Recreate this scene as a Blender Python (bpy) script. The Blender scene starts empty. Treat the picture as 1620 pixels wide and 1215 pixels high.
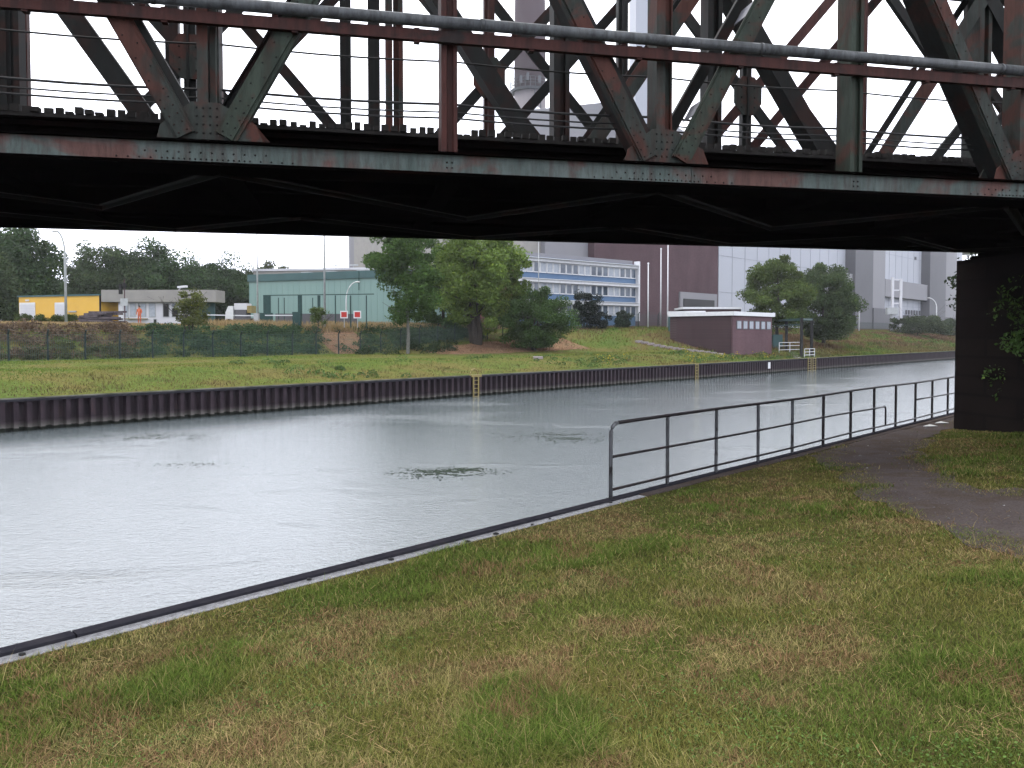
import bpy, math, random
import numpy as np
from mathutils import Vector
random.seed(7); RNG = np.random.default_rng(7)
R = math.radians
sc = bpy.context.scene
COL = sc.collection

# ------------------------------------------------------------------ camera
F = 1217.0; CX = 810.0; PITCH = R(1.8)
PY = 530 + F * math.tan(PITCH)                 # principal row
H = 2.14
cam = bpy.data.cameras.new('camera'); camo = bpy.data.objects.new('camera', cam); COL.objects.link(camo)
camo.location = (0, 0, H); camo.rotation_euler = (R(90) - PITCH, 0, 0)
cam.sensor_width = 36; cam.lens = F / 1620 * 36; cam.shift_y = (PY - 607.5) / 1620
cam.clip_start = 0.1; cam.clip_end = 6000
sc.camera = camo

# ------------------------------------------------------------------ world, sun, exposure
SUN_EL, SUN_AZ = R(48), R(-60)
w = bpy.data.worlds.new('World'); sc.world = w; w.use_nodes = True
nt = w.node_tree; nt.nodes.clear()
out = nt.nodes.new('ShaderNodeOutputWorld'); bg = nt.nodes.new('ShaderNodeBackground')
sky = nt.nodes.new('ShaderNodeTexSky'); sky.sky_type = 'NISHITA'; sky.sun_disc = False
sky.sun_elevation = SUN_EL; sky.sun_rotation = SUN_AZ; sky.air_density = 1.2; sky.dust_density = 4
hs = nt.nodes.new('ShaderNodeHueSaturation'); hs.inputs['Saturation'].default_value = 0.25
nt.links.new(sky.outputs[0], hs.inputs['Color'])
tc = nt.nodes.new('ShaderNodeTexCoord'); sp = nt.nodes.new('ShaderNodeSeparateXYZ')
nt.links.new(tc.outputs['Generated'], sp.inputs[0])
rmp = nt.nodes.new('ShaderNodeValToRGB')
rmp.color_ramp.elements[0].position = 0.0; rmp.color_ramp.elements[0].color = (.805, .84, 1.0, 1)
rmp.color_ramp.elements[1].position = 1.0; rmp.color_ramp.elements[1].color = (1, 1, 1, 1)
e = rmp.color_ramp.elements.new(0.3); e.color = (.88, .91, 1, 1)
nt.links.new(sp.outputs['Z'], rmp.inputs[0])
noi = nt.nodes.new('ShaderNodeTexNoise'); noi.inputs['Scale'].default_value = 2.2; noi.inputs['Detail'].default_value = 3
nt.links.new(tc.outputs['Generated'], noi.inputs['Vector'])
mr = nt.nodes.new('ShaderNodeMapRange'); mr.inputs['To Min'].default_value = 11.5; mr.inputs['To Max'].default_value = 15.5
nt.links.new(noi.outputs['Fac'], mr.inputs['Value'])
mul = nt.nodes.new('ShaderNodeVectorMath'); mul.operation = 'SCALE'
nt.links.new(rmp.outputs[0], mul.inputs[0]); nt.links.new(mr.outputs[0], mul.inputs['Scale'])
mx = nt.nodes.new('ShaderNodeMixRGB'); mx.inputs[0].default_value = 0.88
nt.links.new(hs.outputs[0], mx.inputs[1]); nt.links.new(mul.outputs[0], mx.inputs[2])
nt.links.new(mx.outputs[0], bg.inputs['Color']); bg.inputs['Strength'].default_value = 0.1
nt.links.new(bg.outputs[0], out.inputs[0])
sun = bpy.data.lights.new('sun', 'SUN'); sun.energy = 0.6; sun.angle = R(25); sun.color = (1, .97, .92)
so = bpy.data.objects.new('sun', sun); COL.objects.link(so)
sd = Vector((math.sin(SUN_AZ) * math.cos(SUN_EL), math.cos(SUN_AZ) * math.cos(SUN_EL), math.sin(SUN_EL)))
so.rotation_euler = sd.to_track_quat('Z', 'Y').to_euler()
sc.view_settings.view_transform = 'Standard'; sc.view_settings.look = 'None'
sc.view_settings.exposure = 1.55; sc.view_settings.gamma = 1

# ------------------------------------------------------------------ frames
def ray(px, py):
    a = (px - CX) / F; b = (PY - py) / F
    return np.array([a, math.cos(PITCH) + b * math.sin(PITCH), -math.sin(PITCH) + b * math.cos(PITCH)])
def at_Y(px, py, Y):
    r = ray(px, py); return Vector(tuple(r * (Y / r[1]) + np.array([0, 0, H])))
def at_z(px, py, z):
    r = ray(px, py); return Vector(tuple(r * ((z - H) / r[2]) + np.array([0, 0, H])))
# canal frame: s along the quay, d across (0 = near quay edge)
E0 = np.array([-3.43, 5.16]); U = np.array([.6997, .7145]); N = np.array([-.7145, .6997])
def sd2xy(s, d): return E0[0] + s * U[0] + d * N[0], E0[1] + s * U[1] + d * N[1]
def xy2sd(x, y):
    dx, dy = x - E0[0], y - E0[1]; return dx * U[0] + dy * U[1], dx * N[0] + dy * N[1]
def SD(s, d, z): x, y = sd2xy(s, d); return Vector((x, y, z))
def at_d(px, d):                       # where the column px meets the line d = const
    r = ray(px, 530); k = r[0] / r[1]
    Y = (d + E0[0] * N[0] + E0[1] * N[1]) / (k * N[0] + N[1]); return k * Y, Y
DF = 36.2; ZF = -.88; ZW = -2.45       # far quay, its top, water level
# bridge frame
TA = .2126; BA = math.atan(TA)
b3 = Vector((math.cos(BA), math.sin(BA), 0)); m3 = Vector((-math.sin(BA), math.cos(BA), 0)); Z3 = Vector((0, 0, 1))
def BP(t, D, z): return Vector((t, D + TA * t, z))

# ------------------------------------------------------------------ materials
def newmat(name):
    m = bpy.data.materials.new(name); m.use_nodes = True; n = m.node_tree
    return m, n, n.nodes['Principled BSDF']
def pos(n, scale=(1, 1, 1)):
    g = n.nodes.new('ShaderNodeNewGeometry'); mp = n.nodes.new('ShaderNodeMapping')
    mp.inputs['Scale'].default_value = scale; n.links.new(g.outputs['Position'], mp.inputs[0]); return mp.outputs[0]
def noise(n, vec, s, det=4, rough=.55, dist=0):
    t = n.nodes.new('ShaderNodeTexNoise'); t.inputs['Scale'].default_value = s; t.inputs['Detail'].default_value = det
    t.inputs['Roughness'].default_value = rough; t.inputs['Distortion'].default_value = dist
    n.links.new(vec, t.inputs['Vector']); return t.outputs['Fac']
def ramp(n, fac, stops, interp='LINEAR'):
    r = n.nodes.new('ShaderNodeValToRGB'); r.color_ramp.interpolation = interp
    el = r.color_ramp.elements
    while len(el) < len(stops): el.new(.5)
    for e, (p, c) in zip(el, stops): e.position = p; e.color = (*c, 1) if len(c) == 3 else c
    n.links.new(fac, r.inputs[0]); return r.outputs[0]
def mix(n, fac, a, b_, mode='MIX'):
    m = n.nodes.new('ShaderNodeMixRGB'); m.blend_type = mode
    if isinstance(fac, (int, float)): m.inputs[0].default_value = fac
    else: n.links.new(fac, m.inputs[0])
    for i, v in ((1, a), (2, b_)):
        if isinstance(v, tuple): m.inputs[i].default_value = (*v, 1)
        else: n.links.new(v, m.inputs[i])
    return m.outputs[0]
def bump(n, p, h, strength=.3, dist=.02):
    bn = n.nodes.new('ShaderNodeBump'); bn.inputs['Strength'].default_value = strength; bn.inputs['Distance'].default_value = dist
    n.links.new(h, bn.inputs['Height']); n.links.new(bn.outputs[0], p.inputs['Normal'])
AK = .62
def plain(name, c, c2=None, s=3., rough=.7, bmp=.0, metal=0, stretch=(1, 1, 1), spec=.2):
    m, n, p = newmat(name); p.inputs['Specular IOR Level'].default_value = .5 if rough < .4 else spec; p.inputs['IOR'].default_value = 1.001 if spec < .07 else 1.45; p.inputs['Roughness'].default_value = rough; p.inputs['Metallic'].default_value = metal
    c = tuple(v * AK for v in c)
    c2 = tuple(v * AK for v in c2) if c2 else tuple(v * .8 for v in c)
    v = pos(n, stretch); f = noise(n, v, s)
    n.links.new(ramp(n, f, [(.35, c), (.68, c2)]), p.inputs['Base Color'])
    if bmp: bump(n, p, noise(n, v, s * 8), bmp)
    return m
RK = .195
def rusty(name, paint, paint2, rust, amount=.5, s=1.3, rough=.6, spec=.12):
    paint, paint2, rust = [tuple(v * RK for v in c) for c in (paint, paint2, rust)]
    m, n, p = newmat(name); p.inputs['Roughness'].default_value = rough; p.inputs['Specular IOR Level'].default_value = spec; p.inputs['IOR'].default_value = 1.001 if spec < .07 else 1.45
    v = pos(n); vs = pos(n, (1, 1, .22))
    base = ramp(n, noise(n, vs, 5, 5), [(.35, paint), (.7, paint2)])
    patch = ramp(n, noise(n, v, s, 6, .6, .6), [(amount, (0, 0, 0)), (amount + .09, (1, 1, 1))])
    c = mix(n, patch, base, rust)
    stk = ramp(n, noise(n, pos(n, (1, 1, .08)), 9, 4, .6), [(.5, (0, 0, 0)), (.66, (.55, .55, .55))])
    c = mix(n, stk, c, tuple(v * q for v, q in zip(rust, (.55, .62, .62))))
    grime = ramp(n, noise(n, vs, 22, 5, .7), [(.42, (1, 1, 1)), (.72, (.42, .38, .36))])
    n.links.new(mix(n, .75, c, grime, 'MULTIPLY'), p.inputs['Base Color'])
    bump(n, p, noise(n, v, 60, 4), .25, .004)
    return m
def attrmat(name, rough=.7, trans=.25, spec=.05):
    m, n, p = newmat(name); a = n.nodes.new('ShaderNodeAttribute'); a.attribute_name = 'Col'
    p.inputs['Roughness'].default_value = rough; p.inputs['Specular IOR Level'].default_value = spec
    n.links.new(a.outputs['Color'], p.inputs['Base Color'])
    if trans:
        t = n.nodes.new('ShaderNodeBsdfTranslucent'); n.links.new(a.outputs['Color'], t.inputs[0])
        ms = n.nodes.new('ShaderNodeMixShader'); ms.inputs[0].default_value = trans
        n.links.new(p.outputs[0], ms.inputs[1]); n.links.new(t.outputs[0], ms.inputs[2])
        n.links.new(ms.outputs[0], n.nodes['Material Output'].inputs[0])
    return m
RUST = (.13, .05, .042)
M = {
 'seam': plain('seam', (.33, .345, .39), None, 1, .7),
 'bracing': rusty('bracing', (.028, .03, .029), (.016, .017, .017), (.06, .028, .022), .52, 1.4, .7, .08),
 'chord': rusty('chord_paint', (.34, .42, .405), (.20, .28, .26), (.36, .19, .165), .50, 1.1),
 'member': rusty('member_paint', (.12, .145, .13), (.055, .07, .062), (.22, .08, .06), .47, 1.6),
 'member_dark': rusty('member_dark', (.04, .046, .044), (.02, .024, .024), (.08, .032, .025), .52, 1.4),
 'member_green': rusty('member_green', (.12, .165, .125), (.06, .085, .068), (.18, .08, .058), .54, 1.4),
 'red': rusty('red_lead', (.21, .07, .06), (.12, .045, .04), (.07, .05, .05), .58, 2.2),
 'pipe': rusty('pipe_galv', (.38, .41, .44), (.22, .24, .27), (.15, .145, .15), .60, 2.5, .4),
 'soffit_shade': rusty('soffit_shade', (.006, .005, .005), (.004, .0035, .0035), (.014, .006, .005), .55, 1.2, .8, .03),  # near-black colour carries the shade of the bridge underside
 'board': plain('old_board', (.02, .018, .017), (.035, .032, .03), 9, .85, .3),
 'cable': plain('cable', (.03, .03, .032), None, 5, .6),
 'batten_skylit': plain('batten_skylit', (.30, .30, .34), (.2, .2, .22), 12, .5),  # pale tone paints in the sky light the plates catch
 'stone': plain('pier_stone', (.009, .008, .008), (.014, .011, .010), 1.5, .9, .5, spec=.03),
 'rail': rusty('railing_steel', (.06, .052, .06), (.11, .095, .105), (.11, .06, .06), .55, 7, .45),
 'rail_grey': rusty('railing_galv', (.42, .44, .48), (.28, .3, .33), (.08, .07, .07), .56, 7, .4),
 'cap': plain('steel_cap', (.028, .028, .036), (.04, .038, .045), 6, .7, .2, spec=.06),
 'wetcon': plain('wet_concrete', (.30, .30, .32), (.18, .18, .19), 14, .22, .3),
 'white': plain('white_paint', (.72, .73, .76), (.62, .63, .67), 3, .5),
 'whitewall': plain('white_wall', (.62, .62, .66), (.55, .55, .6), .3, .6),
 'fascia': plain('grey_fascia', (.30, .29, .27), (.26, .25, .24), .8, .7),
 'yellow': plain('yellow_panel', (.72, .43, .07), (.66, .39, .065), .7, .5),
 'yellow_metal': plain('yellow_metal', (.30, .24, .09), (.2, .16, .07), 8, .5),
 'teal': plain('teal_cladding', (.22, .33, .31), (.19, .30, .285), .35, .55, 0, 0, (1, 1, .1)),
 'teal_dark': plain('teal_dark', (.06, .12, .125), (.05, .10, .105), .5, .6),
 'green_steel': plain('green_steel', (.02, .06, .055), (.015, .045, .042), 4, .5),
 'fence_post': plain('fence_post', (.014, .032, .032), (.02, .036, .036), 4, .5),
 'wire': plain('fence_wire', (.06, .10, .10), None, 4, .5),
 'bluep': plain('blue_panel', (.095, .17, .29), (.08, .145, .26), .7, .5),
 'glass': plain('office_glass', (.09, .12, .16), (.045, .06, .085), .9, .12),
 'curtain': plain('curtain', (.42, .45, .5), (.32, .36, .42), 4, .8),
 'concrete': plain('tower_concrete', (.25, .24, .25), (.22, .21, .22), .25, .8),
 'panel_l': plain('light_panel', (.40, .42, .475), (.36, .38, .43), .04, .6, 0, 0, (1, 1, .3)),
 'panel_m': plain('mid_panel', (.24, .24, .26), (.21, .21, .235), .05, .7, 0, 0, (1, 1, .3)),
 'panel_d': plain('dark_panel', (.12, .12, .135), (.10, .10, .115), .06, .7),
 'chim_u': plain('chimney_upper', (.08, .05, .062), (.066, .042, .052), .03, .8),
 'chim_l': plain('chimney_lower', (.19, .17, .18), (.165, .15, .16), .03, .8),
 'steel_far': plain('far_steel', (.08, .085, .10), None, .3, .6),
 'pole': plain('galv_pole', (.42, .44, .45), (.35, .37, .38), 3, .5),
 'black': plain('black_paint', (.012, .012, .013), None, 4, .5),
 'redsign': plain('red_sign', (.5, .035, .03), None, 4, .5),
 'bark': plain('bark', (.06, .05, .042), (.035, .03, .026), 9, .9, .5),
 'barklight': plain('bark_light', (.17, .17, .15), (.09, .09, .08), 9, .9, .5),
 'log': plain('weathered_timber', (.13, .11, .12), (.07, .055, .06), 2.5, .9, .4),
 'slab': plain('concrete_slab', (.34, .29, .30), (.27, .25, .26), 3, .8, .3),
 'orange': plain('orange_cloth', (.6, .16, .08), (.5, .13, .07), 6, .8),
 'skin': plain('skin', (.42, .24, .17), None, 6, .6),
 'navy': plain('dark_cloth', (.02, .022, .035), None, 6, .8),
 'lamp_glass': plain('lamp_glass', (.6, .62, .62), None, 4, .3),
 'litter': plain('litter_paper', (.7, .7, .68), (.5, .5, .5), 20, .7),
 'farcope': plain('far_coping', (.16, .16, .14), (.05, .055, .04), 1.2, .9, spec=.02),
 'stonegrey': plain('pebble', (.14, .13, .14), (.08, .075, .08), 20, .8),
 'leaf': attrmat('leaf'), 'blade': attrmat('grass_blade', .8, .2, 0), 'attr': attrmat('attr_solid', .7, 0),
}
def brick(name, c1, c2, mort, sx=1.):
    c1, c2, mort = [tuple(v * AK for v in c) for c in (c1, c2, mort)]
    m, n, p = newmat(name); p.inputs['Roughness'].default_value = .9; p.inputs['IOR'].default_value = 1.02
    g = n.nodes.new('ShaderNodeNewGeometry'); s = n.nodes.new('ShaderNodeSeparateXYZ'); n.links.new(g.outputs['Position'], s.inputs[0])
    a = n.nodes.new('ShaderNodeMath'); a.operation = 'ADD'; n.links.new(s.outputs[0], a.inputs[0]); n.links.new(s.outputs[1], a.inputs[1])
    c = n.nodes.new('ShaderNodeCombineXYZ'); n.links.new(a.outputs[0], c.inputs[0]); n.links.new(s.outputs[2], c.inputs[1])
    bt = n.nodes.new('ShaderNodeTexBrick'); n.links.new(c.outputs[0], bt.inputs['Vector'])
    bt.inputs['Color1'].default_value = (*c1, 1); bt.inputs['Color2'].default_value = (*c2, 1); bt.inputs['Mortar'].default_value = (*mort, 1)
    bt.inputs['Scale'].default_value = 1.0 / sx; bt.inputs['Brick Width'].default_value = .5; bt.inputs['Row Height'].default_value = .16
    bt.inputs['Mortar Size'].default_value = .012
    v = ramp(n, noise(n, pos(n, (1, 1, .4)), .35, 5), [(.3, (.85, .85, .85)), (.7, (1.1, 1.08, 1.08))])
    n.links.new(mix(n, 1, bt.outputs[0], v, 'MULTIPLY'), p.inputs['Base Color']); return m
M['brick'] = brick('brown_brick', (.10, .064, .074), (.085, .054, .062), (.11, .08, .09))
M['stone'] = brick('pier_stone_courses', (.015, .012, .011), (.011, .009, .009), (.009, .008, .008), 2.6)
M['brickdark'] = brick('dark_brick', (.07, .045, .05), (.058, .038, .043), (.08, .06, .062))
M['brick_red'] = brick('red_brick', (.20, .09, .085), (.17, .075, .075), (.2, .14, .13))
M['brick_pump'] = brick('pump_brick', (.145, .09, .103), (.125, .078, .09), (.16, .11, .12))

for k in ('farcope', 'cap', 'fargrass', 'soil', 'gravel', 'track', 'earth'):     # fully matt: no grazing sheen
    if k not in M: continue
    n = M[k].node_tree; p = n.nodes['Principled BSDF']; d = n.nodes.new('ShaderNodeBsdfDiffuse')
    for a in ('Base Color', 'Normal'):
        if p.inputs[a].links: n.links.new(p.inputs[a].links[0].from_socket, d.inputs['Color' if a == 'Base Color' else a])
    n.links.new(d.outputs[0], n.nodes['Material Output'].inputs[0])
# ------------------------------------------------------------------ mesh builder
class MB:
    def __init__(s): s.v = []; s.f = []; s.alt = set()
    def add(s, vs, fs):
        o = len(s.v); s.v += [tuple(v) for v in vs]; s.f += [tuple(i + o for i in f) for f in fs]; return s
    def hexa(s, c):     # 8 corners: bottom 4 ccw, top 4 ccw
        return s.add(c, [(3, 2, 1, 0), (4, 5, 6, 7), (0, 1, 5, 4), (1, 2, 6, 5), (2, 3, 7, 6), (3, 0, 4, 7)])
    def obox(s, o, ax, ay, az):   # origin corner + 3 edge vectors
        o, ax, ay, az = map(Vector, (o, ax, ay, az))
        return s.hexa([o, o + ax, o + ax + ay, o + ay, o + az, o + ax + az, o + ax + ay + az, o + ay + az])
    def box(s, x0, y0, z0, x1, y1, z1): return s.obox((x0, y0, z0), (x1 - x0, 0, 0), (0, y1 - y0, 0), (0, 0, z1 - z0))
    def beam(s, p0, p1, wd, dp, side):       # wd across 'side' direction's perpendicular, dp along side
        p0, p1, side = Vector(p0), Vector(p1), Vector(side).normalized()
        ax = p1 - p0; q = ax.normalized().cross(side).normalized() * wd; sv = side * dp
        return s.obox(p0 - q / 2 - sv / 2, ax, q, sv)
    def tube(s, pts, r, n=8, cap=True):
        pts = [Vector(p) for p in pts]; rs = r if isinstance(r, (list, tuple)) else [r] * len(pts); rings = []
        for i, p in enumerate(pts):
            t = (pts[min(i + 1, len(pts) - 1)] - pts[max(i - 1, 0)]).normalized()
            a = t.cross(Vector((.31, .17, .93)) if abs(t.z) < .9 else Vector((1, .1, 0))).normalized(); b = t.cross(a)
            rings.append([p + (a * math.cos(k * 2 * math.pi / n) + b * math.sin(k * 2 * math.pi / n)) * rs[i] for k in range(n)])
        vs = [v for rg in rings for v in rg]; fs = []
        for i in range(len(pts) - 1):
            for k in range(n): fs.append((i * n + k, i * n + (k + 1) % n, (i + 1) * n + (k + 1) % n, (i + 1) * n + k))
        if cap: fs += [tuple(range(n - 1, -1, -1)), tuple((len(pts) - 1) * n + k for k in range(n))]
        return s.add(vs, fs)
    def prism(s, poly, vec):
        poly = [Vector(p) for p in poly]; n = len(poly); vec = Vector(vec)
        return s.add(poly + [p + vec for p in poly], [tuple(range(n))[::-1], tuple(range(n, 2 * n))] + [(i, (i + 1) % n, n + (i + 1) % n, n + i) for i in range(n)])
    def rivet(s, p, nrm, r=.016):
        p, nrm = Vector(p), Vector(nrm).normalized(); a = nrm.cross(Z3 if abs(nrm.z) < .9 else Vector((1, 0, 0))).normalized(); b = nrm.cross(a)
        ring = lambda rr, h: [p + nrm * h + (a * math.cos(k * math.pi / 3) + b * math.sin(k * math.pi / 3)) * rr for k in range(6)]
        vs = ring(r, 0) + ring(r * .65, r * .7)
        s.alt.update(range(len(s.f), len(s.f) + 7)); return s.add(vs, [(k, (k + 1) % 6, 6 + (k + 1) % 6, 6 + k) for k in range(6)] + [tuple(range(6, 12))])
    def sphere(s, c, r, nu=10, nv=6, sc=(1, 1, 1)):
        c = Vector(c); vs = []; fs = []
        for j in range(nv + 1):
            th = math.pi * j / nv
            for i in range(nu):
                ph = 2 * math.pi * i / nu
                vs.append(c + Vector((math.sin(th) * math.cos(ph) * sc[0], math.sin(th) * math.sin(ph) * sc[1], math.cos(th) * sc[2])) * r)
        for j in range(nv):
            for i in range(nu): fs.append((j * nu + i, (j + 1) * nu + i, (j + 1) * nu + (i + 1) % nu, j * nu + (i + 1) % nu))
        return s.add(vs, fs)
    def build(s, name, mat, parent=None, smooth=False):
        me = bpy.data.meshes.new(name); me.from_pydata(s.v, [], s.f); me.update()
        if smooth: me.shade_smooth()
        o = link(name, me, mat, parent)
        if s.alt:
            me.materials.append(M['member_dark'])  # darker paint on the rivet faces stands for their shade
            for i in s.alt: me.polygons[i].material_index = 1
        return o
def link(name, me, mat, parent=None):
    o = bpy.data.objects.new(name, me); COL.objects.link(o)
    if mat: me.materials.append(M[mat] if isinstance(mat, str) else mat)
    if parent:
        o.parent = parent; o.matrix_parent_inverse = parent.matrix_basis.inverted()
    return o
def tag(o, label=None, cat=None, group=None, kind=None):
    for k, v in (('label', label), ('category', cat), ('group', group), ('kind', kind)):
        if v: o[k] = v
    return o
def thing(name, loc, label, cat, group=None, kind=None):
    o = bpy.data.objects.new(name, None); COL.objects.link(o); o.location = loc; o.empty_display_size = .3
    return tag(o, label, cat, group, kind)
def npmesh(name, verts, quads, cols, mat, parent=None, tri=False, mats=None):
    """fast mesh from numpy arrays; faces quads (n,4) or tris; cols per vertex rgb"""
    me = bpy.data.meshes.new(name); nv = len(verts); nf = len(quads); k = quads.shape[1]
    me.vertices.add(nv); me.vertices.foreach_set('co', verts.astype(np.float32).ravel())
    me.loops.add(nf * k); me.loops.foreach_set('vertex_index', quads.astype(np.int32).ravel())
    me.polygons.add(nf); me.polygons.foreach_set('loop_start', (np.arange(nf) * k).astype(np.int32))
    me.polygons.foreach_set('loop_total', np.full(nf, k, np.int32))
    me.update(calc_edges=True)
    if cols is not None:
        cols = cols * .56
        a = me.color_attributes.new('Col', 'FLOAT_COLOR', 'POINT')
        a.data.foreach_set('color', np.hstack([cols, np.ones((nv, 1))]).astype(np.float32).ravel())
    return link(name, me, mat, parent)

def vnoise(x, y, seed=0):
    xi = np.floor(x).astype(np.int64); yi = np.floor(y).astype(np.int64); xf = x - xi; yf = y - yi
    def h(a, b):
        n = (a * 374761393 + b * 668265263 + seed * 974634777) & 0x7fffffff
        n = ((n ^ (n >> 13)) * 1274126177) & 0x7fffffff; return ((n ^ (n >> 16)) & 0xffff) / 65535.
    u = xf * xf * (3 - 2 * xf); v = yf * yf * (3 - 2 * yf)
    return (h(xi, yi) * (1 - u) + h(xi + 1, yi) * u) * (1 - v) + (h(xi, yi + 1) * (1 - u) + h(xi + 1, yi + 1) * u) * v
def fbm(x, y, seed=0, o=4):
    r = 0; a = .5; t = 0
    for i in range(o): r = r + a * vnoise(x * 2 ** i, y * 2 ** i, seed + i); t += a; a *= .5
    return r / t
def sstep(a, b_, x): t = np.clip((x - a) / (b_ - a), 0, 1); return t * t * (3 - 2 * t)

# ------------------------------------------------------------------ terrain functions
def zn(s, d):                      # near bank
    s = np.asarray(s, float); d = np.asarray(d, float)
    x = np.clip(-d - .25, 0, None)
    return .5 * sstep(0, 6.5, x) + .03 * np.clip(x - 6, 0, 60) + .03 * (fbm(s * .5, d * .5, 3) - .5) * sstep(0, 1.2, x)
TS = [-1000, 45, 60, 74, 84, 97, 112, 4000]; TV = [60, 60, 53, 51, 43, 42, 41, 41]
def zfar(s, d):
    s = np.asarray(s, float); d = np.asarray(d, float)
    toe = np.interp(s, TS, TV)
    z = ZF + (0 - ZF) * sstep(DF, DF + 9, d) + np.clip(d - DF - 8, 0, None) * .011 * (d < 400)
    z = np.minimum(z, .2)
    crest = np.interp(s, [-1000, 68, 82, 95, 135, 4000], [66, 66, 57, 53, 58, 60])
    k = np.clip((d - toe) / (crest - toe), 0, 1.2); rise = 2.85 * sstep(-.08, 1.12, k)
    z = z + rise + .25 * sstep(0, 10, d - crest)
    return z + (.16 * (fbm(s * .35, d * .35, 11) - .5)) * sstep(DF, DF + 2, d) - .25 * (d < DF + .33)

def grid(name, ss, dd, zf, mat, **kw):
    S, D = np.meshgrid(ss, dd); X, Y = sd2xy(S, D); Z = zf(S, D); V = np.stack([X, Y, Z], -1).reshape(-1, 3)
    n = len(ss); m = len(dd); i = np.arange((m - 1) * (n - 1)); r = i // (n - 1); c = i % (n - 1); a = r * n + c
    q = np.stack([a, a + 1, a + n + 1, a + n], 1); o = npmesh(name, V, q, None, mat); o.data.shade_smooth(); return tag(o, kind='structure')

def groundmat(name, cols, fine=30, coarse=.35, bd=.03):
    cols = [tuple(v * AK for v in c) for c in cols]
    m, n, p = newmat(name); p.inputs['Roughness'].default_value = .9; p.inputs['Specular IOR Level'].default_value = 0; p.inputs['IOR'].default_value = 1.001; v = pos(n)
    a = ramp(n, noise(n, v, coarse, 5, .6), [(.3, cols[0]), (.45, cols[1]), (.58, cols[2]), (.72, cols[3])])
    b_ = ramp(n, noise(n, v, fine, 4, .7), [(.3, (.55, .55, .5)), (.7, (1.35, 1.35, 1.3))])
    n.links.new(mix(n, .85, a, b_, 'MULTIPLY'), p.inputs['Base Color']); bump(n, p, noise(n, v, fine, 4, .7), .6, bd); return m
M['soil'] = groundmat('lawn_thatch', [(.05, .055, .02), (.075, .07, .028), (.11, .08, .04), (.06, .06, .022)])  # thatch colour darkened to hold the self-shadow between blades
M['fargrass'] = groundmat('meadow', [(.085, .125, .035), (.11, .14, .038), (.15, .13, .05), (.09, .125, .035)], 6, .22, .06)
M['gravel'] = groundmat('dark_gravel', [(.075, .06, .059), (.095, .08, .082), (.08, .063, .056), (.11, .096, .10)], 45, .9, .02)

# ------------------------------------------------------------------ near bank
ssn = np.concatenate([[-350, -200, -120, -60, -30], np.arange(-15, 40, .35), [45, 55, 70, 100, 150, 300, 500, 900]])
ddn = -np.concatenate([[.24], np.arange(.5, 12, .35), [13, 15, 20, 30, 50, 80, 120, 200]])
o = grid('near_bank', ssn, ddn[::-1], zn, 'soil')

def near_hit(px, py):
    z = .1
    for _ in range(12):
        p = at_z(px, py, z); s_, d_ = xy2sd(p.x, p.y); z = float(zn(s_, d_))
    return p
PL = [(1432, 653), (1395, 668), (1352, 688), (1322, 704), (1336, 724), (1378, 760), (1430, 795), (1500, 828), (1565, 850), (1640, 880)]
PR = [(1516, 654), (1505, 668), (1470, 682), (1436, 700), (1428, 722), (1455, 748), (1500, 768), (1560, 782), (1625, 790), (1720, 800)]
PLw = [near_hit(*p) for p in PL]; PRw = [near_hit(*p) for p in PR]
PLw.insert(0, PLw[0] + Vector((9, 9.2, 0))); PRw.insert(0, PRw[0] + Vector((9, 9.2, 0)))
PLw.append(PLw[-1] + Vector((2.5, -1.2, 0))); PRw.append(PRw[-1] + Vector((2.5, -.6, 0)))
def pathmesh():
    rows = []
    for i in range(len(PLw) - 1):
        for k in range(8):
            t = k / 8; rows.append((PLw[i].lerp(PLw[i + 1], t), PRw[i].lerp(PRw[i + 1], t)))
    rows.append((PLw[-1], PRw[-1])); V = []; q = []; nc = 13
    for j, (a, b_) in enumerate(rows):
        for c in range(nc):
            t = c / (nc - 1); p = a.lerp(b_, t)
            if c in (0, nc - 1):
                dv = (b_ - a).normalized(); p += dv * ((-.45 if c == 0 else .45) + float((fbm(np.array([p.x * 2.3]), np.array([p.y * 2.3 + c]), 5)[0] - .5) * .9))
            s_, d_ = xy2sd(p.x, p.y)
            d_ = min(d_, -.3); x, y = sd2xy(s_, d_); V.append((x, y, float(zn(s_, d_)) + .010 + .014 * math.sin(math.pi * t)))
    for j in range(len(rows) - 1):
        for c in range(nc - 1): a = j * nc + c; q.append((a, a + 1, a + nc + 1, a + nc))
    o = npmesh('gravel_path', np.array(V), np.array(q), None, 'gravel'); o.data.shade_smooth(); tag(o, kind='structure')
pathmesh()
POLY = np.array([(p.x, p.y) for p in PLw] + [(p.x, p.y) for p in PRw[::-1]])
def inpath(x, y, grow=0.):
    ins = np.zeros(len(x), bool); j = len(POLY) - 1
    for i in range(len(POLY)):
        xi, yi = POLY[i]; xj, yj = POLY[j]
        c = ((yi > y) != (yj > y)) & (x < (xj - xi) * (y - yi) / (yj - yi + 1e-12) + xi); ins ^= c; j = i
    return ins

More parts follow.
